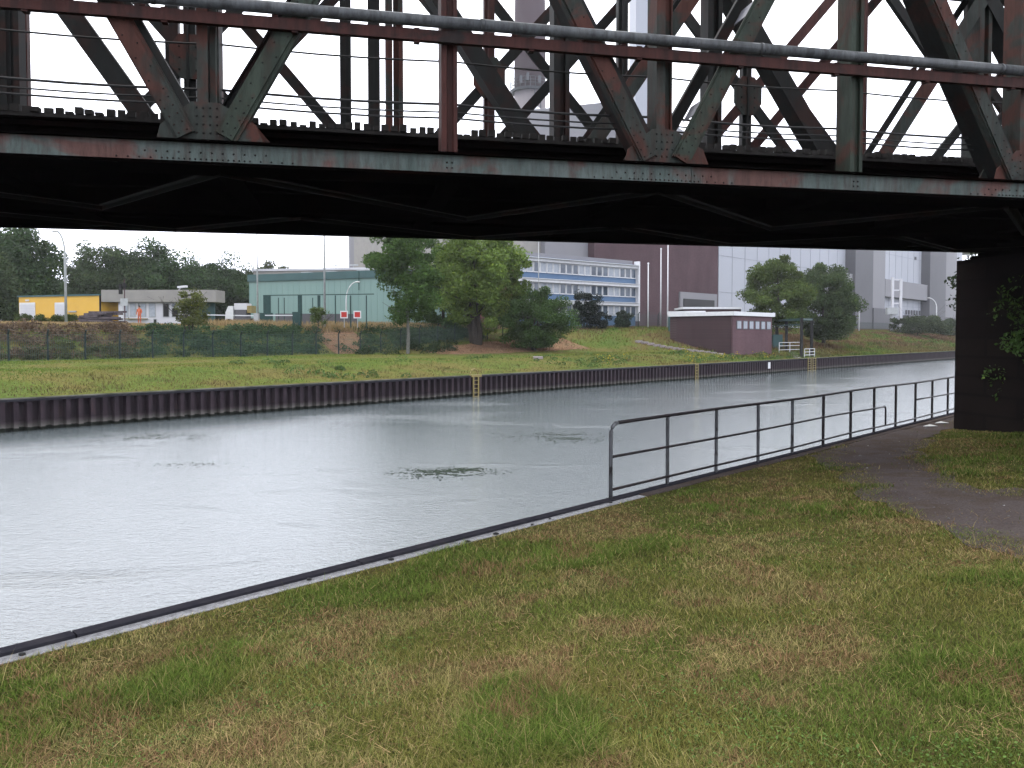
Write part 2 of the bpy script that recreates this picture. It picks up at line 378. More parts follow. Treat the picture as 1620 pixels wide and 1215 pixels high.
def blades(name, x, y, z, h, wd, cols, mat='blade', lean=.5, curl=.5, seed=1):
    rg = np.random.default_rng(seed); n = len(x); a = rg.uniform(0, 2 * np.pi, n); l = rg.uniform(.1, 1, n) * lean * h
    dx, dy = np.cos(a), np.sin(a); px, py = -dy, dx
    base = np.stack([x, y, z - .005], 1); tip = base + np.stack([dx * l, dy * l, h], 1)
    mid = base + np.stack([dx * l * (.5 - .3 * curl), dy * l * (.5 - .3 * curl), h * .58], 1)
    p = np.stack([px, py, np.zeros(n)], 1) * wd[:, None] * .5
    V = np.stack([base - p, base + p, mid + p * .8, mid - p * .8, tip], 1).reshape(-1, 3)
    i = np.arange(n) * 5
    T = np.concatenate([np.stack([i, i + 1, i + 2], 1), np.stack([i, i + 2, i + 3], 1), np.stack([i + 3, i + 2, i + 4], 1)])
    return npmesh(name, V, T, np.repeat(cols, 5, 0), mat)

def leafquads(C, size, cols, seed, up=.35):
    rg = np.random.default_rng(seed); n = len(C)
    nr = rg.normal(size=(n, 3)); nr[:, 2] += up; nr /= np.linalg.norm(nr, axis=1)[:, None]
    t = rg.normal(size=(n, 3)); t -= (t * nr).sum(1)[:, None] * nr; t /= np.linalg.norm(t, axis=1)[:, None]; b_ = np.cross(nr, t)
    sz = (size * rg.uniform(.6, 1.35, n))[:, None]
    V = np.stack([C - t * sz * .5, C + b_ * sz * .28 + t * sz * .1, C + t * sz * .55, C - b_ * sz * .28 + t * sz * .1], 1).reshape(-1, 3)
    q = (np.arange(n) * 4)[:, None] + np.array([[0, 1, 2, 3]]); return V, q, np.repeat(cols, 4, 0)
def near_grass():
    rg = np.random.default_rng(3); n = 950000
    # distance-weighted scatter round the stretch of lawn in front of the viewer
    r = 2.6 * (22 / 2.6) ** rg.uniform(0, 1, n); az = rg.uniform(R(-42), R(46), n)
    x = r * np.sin(az); y = r * np.cos(az)
    s, d = xy2sd(x, y); edge = -.185 - .13 * fbm(s * 3, d * 0 + 1, 9)
    nx_, ny_ = fbm(x * 1.3, y * 1.3, 21) - .5, fbm(x * 1.3 + 9, y * 1.3, 22) - .5; pathn = inpath(x + 1.1 * nx_ + rg.normal(size=n) * .07, y + 1.1 * ny_ + rg.normal(size=n) * .07); nearp = inpath(x + 1.1 * nx_ + rg.normal(size=n) * .28, y + 1.1 * ny_ + rg.normal(size=n) * .28)
    keep = (d < edge) & ~(pathn & (rg.uniform(0, 1, n) > .05)); x, y, s, d, r, nearp = [v[keep] for v in (x, y, s, d, r, nearp)]; n = len(x)
    z = zn(s, d)
    a = fbm(x * .55, y * .55, 31); b_ = fbm(x * 1.6, y * 1.6, 41); c = fbm(x * 5, y * 5, 51)
    GL = .88; green = np.array([.14, .20, .04]); dk = np.array([.085, .135, .032]); olive = np.array([.225, .22, .06]); straw = np.array([.42, .345, .15]); brown = np.array([.31, .19, .10])
    t = np.clip((a - .38) / .25, 0, 1)[:, None]; col = green * (1 - t) + olive * t
    t = np.clip((b_ - .5) / .12, 0, 1)[:, None] * .75; col = col * (1 - t) + (olive * .6 + straw * .4) * t
    lush = np.clip((fbm(x * .8 + 40, y * .8, 61) - .56) / .1, 0, 1)
    col = col * (1 - lush[:, None]) + green * 1.05 * lush[:, None]
    q = rg.uniform(0, 1, n); pd = .10 + .45 * np.clip((b_ - .45) / .2, 0, 1) * (1 - lush)
    m = q < pd; col[m] = straw
    bt = (b_ > .56) & (c > .5) & (rg.uniform(0, 1, n) < .6); col[bt] = brown
    m = (q > .86) ; col[m] = dk
    m = nearp & (rg.uniform(0, 1, n) < .7); col[m] = brown * .6 + straw * .3
    col = col * rg.uniform(.55, 1.45, (n, 1)) * .92
    col = col * (.8 + .4 * fbm(x * 3, y * 3, 71))[:, None]
    h = rg.uniform(.012, .036, n) * (.7 + .6 * a) * (1 + .8 * lush); tall = rg.uniform(0, 1, n) < .004; h[tall] *= 2.6
    wd = rg.uniform(.0016, .0036, n) * np.clip(r / 4.2, 1, 5)
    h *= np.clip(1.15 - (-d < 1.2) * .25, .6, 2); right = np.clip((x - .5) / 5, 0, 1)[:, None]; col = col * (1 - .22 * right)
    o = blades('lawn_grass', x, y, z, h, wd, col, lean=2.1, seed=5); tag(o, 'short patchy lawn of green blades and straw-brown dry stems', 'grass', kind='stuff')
    # cut stems lying on the turf
    m = 42000; r = 2.6 * (14 / 2.6) ** rg.uniform(0, 1, m); az = rg.uniform(R(-42), R(42), m); cx = r * np.sin(az); cy = r * np.cos(az); s, d = xy2sd(cx, cy)
    k = (d < -.4) & (fbm(cx * 1.4, cy * 1.4, 301) + rg.uniform(-.12, .12, m) > .53) & ~inpath(cx, cy); cx, cy, s, d, r = [v[k] for v in (cx, cy, s, d, r)]; m = len(cx)
    cc = (np.array([.50, .38, .19]) * (rg.uniform(0, 1, (m, 1)) < .6) + np.array([.30, .17, .10]) * 1.0) * .62 * rg.uniform(.7, 1.3, (m, 1))
    tag(blades('dry_stems', cx, cy, zn(s, d) + rg.uniform(.008, .03, m), rg.uniform(.004, .014, m), rg.uniform(.0018, .0034, m) * np.clip(r / 4.5, 1, 4), cc, lean=11, curl=0, seed=12), 'dry mown stems lying in loose straw-coloured patches on the lawn', 'dry grass', kind='stuff')
    # clover and broad-leaved weeds in patches
    m = 60000; r = 2.6 * (13 / 2.6) ** rg.uniform(0, 1, m); az = rg.uniform(R(-42), R(42), m); cx = r * np.sin(az); cy = r * np.cos(az); s, d = xy2sd(cx, cy)
    k = (d < -.4) & (fbm(cx * 1.1, cy * 1.1, 201) > .56) & ~inpath(cx, cy); cx, cy, s, d = [v[k] for v in (cx, cy, s, d)]; m = len(cx)
    P = np.stack([cx, cy, zn(s, d) + rg.uniform(.006, .03, m)], 1); cc = np.array([.12, .20, .05]) * rg.uniform(.7, 1.35, (m, 1))
    V, q, c3 = leafquads(P, np.full(m, .016), cc, 202, 2.5)
    tag(npmesh('clover', V, q, c3, 'leaf'), 'patches of small clover leaves low in the lawn', 'clover', kind='stuff')
    # pebbles of the path
    m = 5200; cx = rg.uniform(3, 14, m); cy = rg.uniform(5, 21, m); k = inpath(cx, cy); cx, cy = cx[k], cy[k]; s, d = xy2sd(cx, cy); k = d < -.3; cx, cy, s, d = [v[k] for v in (cx, cy, s, d)]
    V = []; T = []; C = []
    base = np.array([(1, 0, 0), (0, 1, 0), (-1, 0, 0), (0, -1, 0), (0, 0, .8)])
    fa = np.array([(0, 1, 4), (1, 2, 4), (2, 3, 4), (3, 0, 4)])
    nn = len(cx); sz = rg.uniform(.006, .02, nn) * (1 + 1.3 * (rg.uniform(0, 1, nn) < .05)); an = rg.uniform(0, 6.28, nn)
    P = base[None] * sz[:, None, None] * rg.uniform(.7, 1.3, (nn, 5, 1)); ca, sa = np.cos(an), np.sin(an)
    X = P[:, :, 0] * ca[:, None] - P[:, :, 1] * sa[:, None] + cx[:, None]; Yy = P[:, :, 0] * sa[:, None] + P[:, :, 1] * ca[:, None] + cy[:, None]
    Zz = P[:, :, 2] + zn(s, d)[:, None] + .016
    V = np.stack([X, Yy, Zz], -1).reshape(-1, 3); T = (fa[None] + (np.arange(nn) * 5)[:, None, None]).reshape(-1, 3)
    g = rg.uniform(.03, .13, (nn, 1)) * np.array([[1, .95, .98]]); g[rg.uniform(0, 1, nn) < .05] *= 2.8
    tag(npmesh('path_gravel', V, T, np.repeat(g, 5, 0), 'attr'), 'loose grey gravel and pebbles lying on the dark trodden path', 'gravel', kind='stuff')
near_grass()

# ------------------------------------------------------------------ near quay edge
cap = MB()
for i in range(60):                                   # rolled steel cap in lengths, small gaps and offsets
    s0 = -14 + i * 2.4
    if s0 > 110: break
    dz = random.uniform(-.004, .004)
    cap.obox(SD(s0, -.115, -.25), tuple(SD(s0 + 2.388, 0, 0) - SD(s0, 0, 0)), (N[0] * .115, N[1] * .115, 0), (0, 0, .280 + dz))
q = thing('quay_wall', SD(0, 0, 0), 'dark steel-capped quay edge along the near lawn', 'quay wall')
cap.build('steel_cap', 'cap', q)
MB().obox(SD(-14, -.245, -.3), tuple(SD(21.2, 0, 0) - SD(0, 0, 0)), (N[0] * .125, N[1] * .125, 0), (0, 0, .306)).build('concrete_strip', 'wetcon', q)
MB().obox(SD(7.2, -.26, -.3), tuple(SD(140, 0, 0) - SD(0, 0, 0)), (N[0] * .14, N[1] * .14, 0), (0, 0, .316)).build('earth_strip', 'gravel', q)
pw = MB(); pv = []
for i in range(0, 520):
    s0 = -14 + i * .275; ph = i % 4; dd_ = -.03 if ph in (0, 1) else -.22; pv.append((s0, dd_ - .03))
prof = [SD(a, b_, 0) for a, b_ in pv]
pw.add([p + Z3 * -.26 for p in prof] + [p + Z3 * -4 for p in prof], [(i, i + 1, len(prof) + i + 1, len(prof) + i) for i in range(len(prof) - 1)])
pw.build('sheet_piling', 'cap', q)
# crumbs of soil and stones lying on the strip
for i in range(14):
    s0 = random.uniform(-1, 12); mb = MB(); r_ = random.uniform(.012, .028)
    mb.sphere(SD(s0, random.uniform(-.23, -.14), .014), r_, 6, 4, (1.4, 1, .6))
    tag(mb.build('stone', 'black', None), 'small dark clod lying on the wet concrete strip of the quay', 'stone', 'clods on the quay strip')

# ------------------------------------------------------------------ railing
def railing():
    rl = thing('railing', SD(7, -.06, .04), 'dark steel tube railing along the near quay edge', 'railing')
    dR = -.06; s0, _ = xy2sd(*at_d(967, dR)); sp_ = 1.345; n = 22
    zt = .045; top = 1.0
    def rr(z0, sa, sb, r, k): 
        pts = []; m_ = int((sb - sa) / .67) + 1
        for i in range(m_ + 1):
            s_ = sa + (sb - sa) * i / m_; pts.append(SD(s_, dR + .008 * math.sin(s_ * 1.3 + k), z0 + .008 * math.sin(s_ * .9 + k)))
        return MB().tube(pts, r, 8)
    # first post bends over into the top rail
    mb = MB(); pts = [SD(s0, dR, zt - .1), SD(s0, dR, top - .14)]
    for k in range(1, 6): a = k / 5 * math.pi / 2; pts.append(SD(s0 + .14 * (1 - math.cos(a)), dR, top - .14 + .14 * math.sin(a)))
    mb.tube(pts, .026, 10); mb.build('end_post', 'rail_grey', rl, True)
    rr(top, s0 + .14, s0 + sp_ * n, .025, 0).build('top_rail', 'rail', rl, True)
    rr(.135, s0, s0 + sp_ * n, .019, 1).build('lower_rail', 'rail', rl, True)
    xe, _ = xy2sd(*at_d(1403, dR))
    rr(.56, s0, xe - .1, .019, 2).build('middle_rail', 'rail', rl, True)
    pts = []
    for k in range(0, 6): a = k / 5 * math.pi / 2; pts.append(SD(xe - .1 + .1 * math.sin(a), dR, .46 + .1 * math.cos(a)))
    pts.append(SD(xe, dR, .14)); MB().tube(pts, .019, 8).build('rail_end', 'rail', rl, True)
    xs = s0 + sp_ * 9 + .0
    rr(.57, xs, s0 + sp_ * n, .019, 3).build('middle_rail', 'rail', rl, True)
    uv = Vector((U[0], U[1], 0)); nv_ = Vector((N[0], N[1], 0))
    for i in range(1, n + 1):
        mb = MB(); s_ = s0 + sp_ * i + random.uniform(-.03, .03); ln = random.uniform(-.012, .012)
        p0 = SD(s_, dR, zt - .12); p1 = SD(s_ + ln, dR, top)
        mb.beam(p0, p1, .055, .008, nv_); mb.beam(p0 + uv * .02 + nv_ * .024, p1 + uv * .02 + nv_ * .024, .008, .05, nv_)
        mb.build('post', 'rail_grey' if i < 5 else 'rail', rl)
railing()

# ------------------------------------------------------------------ water
def water():
    m, n, p = newmat('canal_water'); p.inputs['Base Color'].default_value = (.078, .093, .10, 1); p.inputs['Roughness'].default_value = .05
    p.inputs['IOR'].default_value = 1.7; v = pos(n)
    f1 = noise(n, v, .8, 4, .6, .3); f2 = noise(n, pos(n, (1.0, 1.6, 1)), 5, 4, .65); f3 = noise(n, v, 26, 3, .7)
    vo = n.nodes.new('ShaderNodeTexVoronoi'); vo.inputs['Scale'].default_value = 7.5; n.links.new(v, vo.inputs['Vector'])
    drop = ramp(n, vo.outputs['Distance'], [(0, (0, 0, 0)), (.09, (1, 1, 1)), (.16, (.3, .3, .3)), (.26, (.55, .55, .55))])
    gust = ramp(n, noise(n, pos(n, (.07, .2, 1)), 1, 4, .6, .8), [(.56, (0, 0, 0)), (.66, (1, 1, 1))])
    def mth(op, a, b_):
        q = n.nodes.new('ShaderNodeMath'); q.operation = op
        for i, x in enumerate((a, b_)):
            if isinstance(x, (int, float)): q.inputs[i].default_value = x
            else: n.links.new(x, q.inputs[i])
        return q.outputs[0]
    h = mth('ADD', mth('MULTIPLY', f1, .012), mth('MULTIPLY', f2, .016)); h = mth('ADD', h, mth('MULTIPLY', f3, .006)); h = mth('ADD', h, mth('MULTIPLY', noise(n, pos(n, (1, 1.8, 1)), 12, 2, .6), .008))
    h = mth('ADD', h, mth('MULTIPLY', drop, .0022)); h = mth('ADD', h, mth('MULTIPLY', mth('MULTIPLY', gust, f2), .03))
    bn = n.nodes.new('ShaderNodeBump'); bn.inputs['Distance'].default_value = 1; bn.inputs['Strength'].default_value = 1; n.links.new(h, bn.inputs['Height'])
    n.links.new(bn.outputs[0], p.inputs['Normal'])
    o = MB().add([SD(-340, -.6, ZW), SD(880, -.6, ZW), SD(880, DF + .6, ZW), SD(-340, DF + .6, ZW)], [(0, 1, 2, 3)]).build('water', m); tag(o, kind='structure')
water()

def ripple_reflections():  # dark flakes paint the ripple and reflection streaks onto the water
    rg = np.random.default_rng(44); P = []
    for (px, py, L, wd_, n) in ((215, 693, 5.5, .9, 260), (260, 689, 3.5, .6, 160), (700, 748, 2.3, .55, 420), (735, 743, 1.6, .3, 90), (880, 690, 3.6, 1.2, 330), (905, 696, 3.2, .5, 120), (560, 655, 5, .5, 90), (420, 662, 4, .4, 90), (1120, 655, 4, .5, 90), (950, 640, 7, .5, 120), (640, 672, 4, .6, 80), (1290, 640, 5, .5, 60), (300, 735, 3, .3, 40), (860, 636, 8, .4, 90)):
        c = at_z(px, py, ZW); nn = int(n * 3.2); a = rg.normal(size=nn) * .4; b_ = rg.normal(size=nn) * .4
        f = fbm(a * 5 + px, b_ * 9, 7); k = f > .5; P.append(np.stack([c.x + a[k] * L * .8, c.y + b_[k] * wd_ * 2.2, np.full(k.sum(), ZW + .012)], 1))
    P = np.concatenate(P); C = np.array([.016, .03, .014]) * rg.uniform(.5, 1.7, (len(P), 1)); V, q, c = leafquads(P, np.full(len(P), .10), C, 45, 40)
    tag(npmesh('painted_reflections', V, q, c, 'attr'), 'thin dark green flakes painting in ripple reflections on the canal', 'water weed', kind='stuff')
ripple_reflections()

# ------------------------------------------------------------------ far quay: corrugated sheet piling
def far_quay():
    m, n, p = newmat('old_sheet_pile'); p.inputs['Specular IOR Level'].default_value = .1; p.inputs['Roughness'].default_value = .7
    g = n.nodes.new('ShaderNodeNewGeometry'); s = n.nodes.new('ShaderNodeSeparateXYZ'); n.links.new(g.outputs['Position'], s.inputs[0])
    base = ramp(n, noise(n, pos(n, (1, 1, .3)), 2.2, 5), [(.3, (.014, .010, .014)), (.6, (.026, .018, .023)), (.75, (.040, .026, .025))])
    def mth(op, a, b_):
        q = n.nodes.new('ShaderNodeMath'); q.operation = op
        for i, x in enumerate((a, b_)):
            if isinstance(x, (int, float)): q.inputs[i].default_value = x
            else: n.links.new(x, q.inputs[i])
        return q.outputs[0]
    zz = mth('ADD', s.outputs[2], mth('MULTIPLY', noise(n, pos(n), 1.6), .22))
    tide = ramp(n, mth('MULTIPLY', mth('SUBTRACT', zz, ZW), .6), [(.12, (.008, .010, .008)), (.16, (.01, .012, .009)), (.18, (.085, .08, .075)), (.26, (.055, .048, .048)), (.36, (.022, .016, .02))])
    msk = ramp(n, mth('MULTIPLY', mth('SUBTRACT', zz, ZW), .6), [(.38, (1, 1, 1)), (.42, (0, 0, 0))])
    n.links.new(mix(n, msk, base, tide), p.inputs['Base Color'])
    fq = thing('sheet_pile_wall', SD(0, DF, ZF), 'dark corrugated steel sheet pile wall along the far side of the canal', 'quay wall')
    P = .56; pts = []; s0 = -40; i = 0
    while s0 + i * P < 420:
        a = s0 + i * P; pts += [(a, 0), (a + P * .36, 0), (a + P * .48, .3), (a + P * .88, .3)]; i += 1
    pr = [SD(a, DF + b_, 0) for a, b_ in pts]; nn = len(pr)
    top = ZF - .13
    MB().add([q + Z3 * top for q in pr] + [q + Z3 * -4 for q in pr], [(i, i + 1, nn + i + 1, nn + i) for i in range(nn - 1)]).build('piling', m, fq)
    L = tuple(SD(460, 0, 0) - SD(0, 0, 0)); nv_ = (N[0], N[1])
    MB().obox(SD(-40, DF - .06, ZF - .135), L, (nv_[0] * .34, nv_[1] * .34, 0), (0, 0, .105)).build('capping_beam', 'cap', fq)
    MB().obox(SD(-40, DF + .02, ZF - .03), L, (nv_[0] * .4, nv_[1] * .4, 0), (0, 0, .05)).build('coping', 'farcope', fq)
far_quay()
MB_far = grid('far_bank', np.concatenate([[-350, -200, -90], np.arange(-60, 170, 1.5), [180, 200, 240, 300, 400, 600, 900]]),
     np.concatenate([[DF + .3, DF + .37], np.arange(DF + .8, 80, .8), [85, 95, 120, 170, 260, 400, 500]]), zfar, 'fargrass')
# service track, a lighter worn band on the bank
def strip(name, s0, s1, d0, d1, mat, lift=.012, ds=2, nd=4, wob=.0):
    ss = np.arange(s0, s1 + .1, ds); dd = np.linspace(d0, d1, nd)
    def zf(S, D): return zfar(S, D) + lift
    S, D = np.meshgrid(ss, dd); D = D + wob * (fbm(S * .25, D * .0 + 2, 5) - .5) * 2 * ((D <= d0 + .01) | (D >= d1 - .01))
    X, Y = sd2xy(S, D); V = np.stack([X, Y, zfar(S, D) + lift], -1).reshape(-1, 3); n = len(ss); m = nd
    i = np.arange((m - 1) * (n - 1)); r = i // (n - 1); c = i % (n - 1); a = r * n + c
    return npmesh(name, V, np.stack([a, a + 1, a + n + 1, a + n], 1), None, mat)
M['track'] = groundmat('worn_track', [(.20, .20, .075), (.25, .22, .10), (.28, .23, .13), (.22, .21, .08)], 8, .3, .03)
M['earth'] = groundmat('bare_earth', [(.16, .10, .07), (.22, .13, .09), (.25, .16, .10), (.17, .13, .08)], 5, .4, .06)

for (pa, pb, d0, d1) in ((508, 572, 60.2, 65.8), (690, 905, 53.5, 59)):
    sa, _ = xy2sd(*at_d(pa, (d0 + d1) / 2)); sb, _ = xy2sd(*at_d(pb, (d0 + d1) / 2))
    tag(strip('bare_earth', sa, sb, d0, d1, 'earth', .03, 1.0, 8, .6), kind='structure')
def far_tufts():
    rg = np.random.default_rng(9); n = 330000
    s = -25 + 285 * rg.uniform(0, 1, n) ** 2.1; d = rg.uniform(DF + .45, 66, n)
    toe = np.interp(s, TS, TV); x, y = sd2xy(s, d); z = zfar(s, d)
    f = fbm(s * .18, d * .35, 81); g2 = fbm(s * .6, d * .9, 82)
    green = np.array([.14, .245, .05]); yel = np.array([.24, .265, .065]); brown = np.array([.24, .15, .09]); dk = np.array([.07, .11, .035])
    t = np.clip((f - .4) / .25, 0, 1)[:, None]; c = green * (1 - t) + yel * t
    tr = np.exp(-((d - 50.5 - 1.5 * f) / 2.6) ** 2) * (s < 75); t = (tr * .8)[:, None]; c = c * (1 - t) + np.array([.27, .24, .11]) * t
    slope = (d > toe + 1) & (g2 > .47); c[slope] = brown * .5 + yel * .5
    sl2 = (d > toe + 1) & (f > .52); c[sl2] = brown
    m = (g2 < .36) & (d < 46); c[m] = c[m] * .5 + dk * .5; lowb = np.clip((45 - d) / 4, 0, 1)[:, None] * np.clip((fbm(s * .12, d * .2, 85) - .42) / .15, 0, 1)[:, None] * .7; c = c * (1 - lowb) + brown * .8 * lowb
    c = c * rg.uniform(.7, 1.25, (n, 1)) * .76
    ppx = CX + F * x / y; be = ((ppx > 505) & (ppx < 575) & (d > 60)) | ((ppx > 690) & (ppx < 905) & (d > 53.5) & (d < 59)); c[be] = brown * rg.uniform(.6, 1.0, (be.sum(), 1)); h = rg.uniform(.04, .12, n) * (1 + .9 * (d > toe)) * (1 + .9 * ((d < 45) & (g2 < .42))) * (1 - .55 * tr); sf = np.clip(s / 60, .8, 4); wd = rg.uniform(.02, .05, n) * sf; h = h * np.clip(sf, 1, 2)
    tag(blades('meadow_grass', x, y, z, h, wd, c, lean=1.6, seed=6), 'uncut green and yellowed grass growing on the far bank', 'grass', kind='stuff')
    # straw coloured tall grass on the crest of the embankment
    n = 26000; s = rg.uniform(12, 75, n); d = 64.5 + rg.uniform(0, 1, n) ** 1.4 * 7; k = fbm(s * .25, d * .25, 83) > .36; s, d = s[k], d[k]; n = len(s)
    x, y = sd2xy(s, d); c = np.array([.40, .29, .15]) * rg.uniform(.6, 1.25, (n, 1))
    tag(blades('dry_grass', x, y, zfar(s, d), rg.uniform(.3, .8, n) * np.where(CX + F * x / y < 310, .3, .95), rg.uniform(.03, .06, n), c, lean=.5, seed=8), 'tall straw-coloured dry grass along the crest of the embankment', 'grass', kind='stuff')
far_tufts()

# ------------------------------------------------------------------ leaves, shrubs, trees
def crown_points(c, rad, ncl, per, clr, rg, hollow=.45, flat=1.):
    P = []; K = []
    for i in range(ncl):
        v = rg.normal(size=3); v /= np.linalg.norm(v); rr = (hollow + (1 - hollow) * rg.uniform() ** .6)
        cc = np.array(c) + v * np.array(rad) * rr * rg.uniform(.82, 1.06); k = int(per * rg.uniform(.5, 1.5)); cr = clr * rg.uniform(.6, 1.3)
        q = rg.normal(size=(k, 3)); q /= np.linalg.norm(q, axis=1)[:, None]; q = q * (rg.uniform(0, 1, (k, 1)) ** .45) * cr * np.array([1, 1, .72 * flat])
        P.append(cc + q); K.append(np.full(k, rg.uniform(.72, 1.3)))
    return np.concatenate(P), np.concatenate(K)
TREES = 0
def tree(name, px, Y, zb, ztop, rad, label, cat='tree', col=(.055, .085, .025), zlow=None, ncl=60, per=130, leaf=.28, trunk=.18, clr=1.2, group=None, bark='bark', hollow=.4, xoff=0, stems=1, extra=()):
    global TREES; TREES += 1; rg = np.random.default_rng(100 + TREES); rn = random.Random(TREES)
    p = at_Y(px, 530, Y); x, y = p.x + xoff, p.y; zlow = zb + 1.5 if zlow is None else zlow
    t = thing(name, (x, y, zb), label, cat, group); cz = (ztop + zlow) / 2; rz = (ztop - zlow) / 2
    mb = MB()
    for st in range(stems):
        a = rn.uniform(0, 6.28); lx, ly = (math.cos(a) * .3 * st, math.sin(a) * .3 * st)
        pts = [Vector((x + lx, y + ly, zb - .3))]; k = 6
        for i in range(1, k + 1):
            f = i / k; pts.append(Vector((x + lx * (1 + f * 4) + rn.uniform(-.1, .1) * rad * .3, y + ly * (1 + f * 4) + rn.uniform(-.1, .1) * rad * .3, zb + (cz + rz * .5 - zb) * f)))
        mb.tube(pts, [trunk * (1 - .85 * i / k) for i in range(k + 1)], 7)
        for j in range(9):
            f = rn.uniform(.35, .95); i = int(f * k); b0 = pts[i]; a = rn.uniform(0, 6.28); L = rad * rn.uniform(.5, .9)
            e_ = b0 + Vector((math.cos(a) * L, math.sin(a) * L, L * rn.uniform(.3, .9))); md = b0.lerp(e_, .5) + Vector((0, 0, -.08 * L))
            mb.tube([b0, md, e_], [trunk * .4 * (1 - .6 * f), trunk * .25 * (1 - .6 * f), .015], 5)
    mb.build('trunk', bark, t)
    P, K = crown_points((x, y, cz), (rad, rad, rz), ncl, int(per * 1.7), clr, rg, hollow)
    for (ox, oz, r2, n2) in extra:
        P2, K2 = crown_points((x + ox, y, cz + oz), (r2, r2, r2 * .8), n2, per, clr * .8, rg, .3); P = np.concatenate([P, P2]); K = np.concatenate([K, K2])
    k = P[:, 2] > zb + .15; P, K = P[k], K[k]
    c = np.array(col) * K[:, None] * rg.uniform(.75, 1.3, (len(P), 1)); yl = rg.uniform(0, 1, len(P)) < .12; c[yl] *= np.array([1.35, 1.2, .9])
    V, q, cc = leafquads(P, np.full(len(P), leaf), c, 500 + TREES)
    npmesh('crown' if cat == 'tree' else 'foliage', V, q, cc, 'leaf', t); return t
TG = (.07, .13, .034); TD = (.05, .088, .036); TY = (.145, .22, .05)
GB = 'trees behind the yellow cabin'
tree('broadleaf_tree', 645, 80, .2, 15.6, 3.7, 'slender tree with pale trunk standing in front of the wire fence', col=TG, zlow=3.4, ncl=110, per=190, leaf=.30, trunk=.2, clr=1.15, bark='barklight', hollow=.3)
tree('broadleaf_tree', 757, 88, .6, 14.8, 5.3, 'wide spreading light green tree with dark forked trunk left of the blue office block', col=TY, zlow=2.6, ncl=130, per=190, leaf=.32, trunk=.42, clr=1.25, hollow=.25, stems=3, extra=[(3.2, 1.5, 2.4, 30), (-2.0, 2.6, 2.2, 24)])
tree('broadleaf_tree', 702, 95, .6, 13.5, 3.9, 'darker tree squeezed between the slender pale-trunked tree and the spreading one', col=TG, zlow=.9, ncl=90, per=170, leaf=.3, trunk=.3, clr=1.2, hollow=.3)
tree('round_shrub', 845, 89, .55, 7.7, 4.3, 'big round dense green shrub beside the fence below the office block', 'shrub', (.065, .12, .035), zlow=-.2, ncl=130, per=190, leaf=.22, trunk=.12, clr=.95, hollow=.4, stems=3)
tree('conifer_shrub', 928, 104, 2.4, 8.2, 2.1, 'dark pointed evergreen shrub in front of the blue office block', 'shrub', (.02, .03, .024), zlow=2.5, ncl=55, per=130, leaf=.2, trunk=.1, clr=.7, extra=[(2.2, -1.2, 1.5, 22)])
tree('low_bush', 985, 108, 3.0, 5.6, 1.25, 'small dark green bush at the foot of the office block right corner', 'shrub', (.035, .055, .035), zlow=3.1, ncl=22, per=100, leaf=.2, trunk=.06, clr=.6)
tree('maple_tree', 1230, 112, 1.2, 13.7, 4.9, 'dense rounded tree right beside the brick pump house', col=(.085, .125, .035), zlow=2.2, ncl=130, per=190, leaf=.32, trunk=.3, clr=1.2, hollow=.5)
tree('maple_tree', 1303, 122, 1.2, 13.2, 5.3, 'dense tree leaning over the bank on the right, behind the steel frame', col=(.065, .10, .04), zlow=.6, ncl=150, per=190, leaf=.34, trunk=.3, clr=1.3, hollow=.5)
for k, (px, Y, zt, rad, lab) in enumerate([(12, 104, 17.2, 7.2, 'tall airy tree at the left end of the row behind the yellow cabin'), (-40, 96, 13.5, 5, 'dark tree cut off by the left edge of the picture'), (95, 150, 12.5, 7, 'low distant tree seen just behind the tall curved street lamp'),
        (176, 128, 17.4, 7.0, 'loose-leaved dark tree rising behind the gap between yellow cabin and gatehouse'), (252, 132, 17.6, 9.0, 'broad rounded tree directly behind the gatehouse roof'), (305, 140, 15, 7, 'tree behind the right half of the gatehouse roof'), (350, 142, 16.2, 7.0, 'dark tree between gatehouse and green warehouse'), (386, 152, 15.5, 6.0, 'dark tree touching the left end of the green warehouse')]):
    tree('woodland_tree', px, Y, 3.3, zt, rad, lab, col=[TD, (.06, .09, .04)][k % 2], zlow=2.2, ncl=150, per=190, leaf=.42, trunk=.3, clr=2.1, group=GB, hollow=.25)
tree('birch_tree', 131, 128, 3.3, 15.0, 1.9, 'thin wispy tree top left of the loose dark tree', col=(.08, .1, .06), zlow=9, ncl=26, per=45, leaf=.3, trunk=.12, clr=.8, hollow=.2)
tree('woodland_tree', 440, 185, 3.3, 19.4, 5.2, 'tree top showing over the green warehouse roof', col=(.10, .12, .06), zlow=9, ncl=60, per=120, leaf=.5, trunk=.3, clr=1.6)
for k, (px, Y, zb, rad, lab) in enumerate([(35, 81, 3.3, .7, 'small clipped bush under the left shutter of the yellow cabin'), (68, 81, 3.3, .6, 'low bush below the plain yellow wall between the shutters'), (92, 80.5, 3.3, .5, 'small bush left of the curved lamp foot'), (113, 80.5, 3.3, .55, 'low bush below the right shutter of the yellow cabin'), (208, 82, 3.2, .7, 'low leafy bush at the orange figure')]):
    tree('low_bush', px, Y, zb, zb + rad * 1.7, rad * 1.2, lab, 'shrub', (.07, .10, .03), zlow=zb, ncl=18, per=80, leaf=.13, trunk=.04, clr=.4)
tree('elder_bush', 305, 68, 2.9, 6.4, 1.5, 'tall loose bush with reddish tips in front of the gatehouse right end', 'shrub', (.11, .13, .04), zlow=2.6, ncl=40, per=90, leaf=.17, trunk=.06, clr=.6, stems=3, hollow=.2)
tree('elder_bush', 503, 76, 2.9, 5.0, .8, 'narrow weedy bush in front of the green warehouse gates', 'shrub', (.09, .13, .04), zlow=2.6, ncl=18, per=80, leaf=.15, trunk=.05, clr=.45, stems=2)
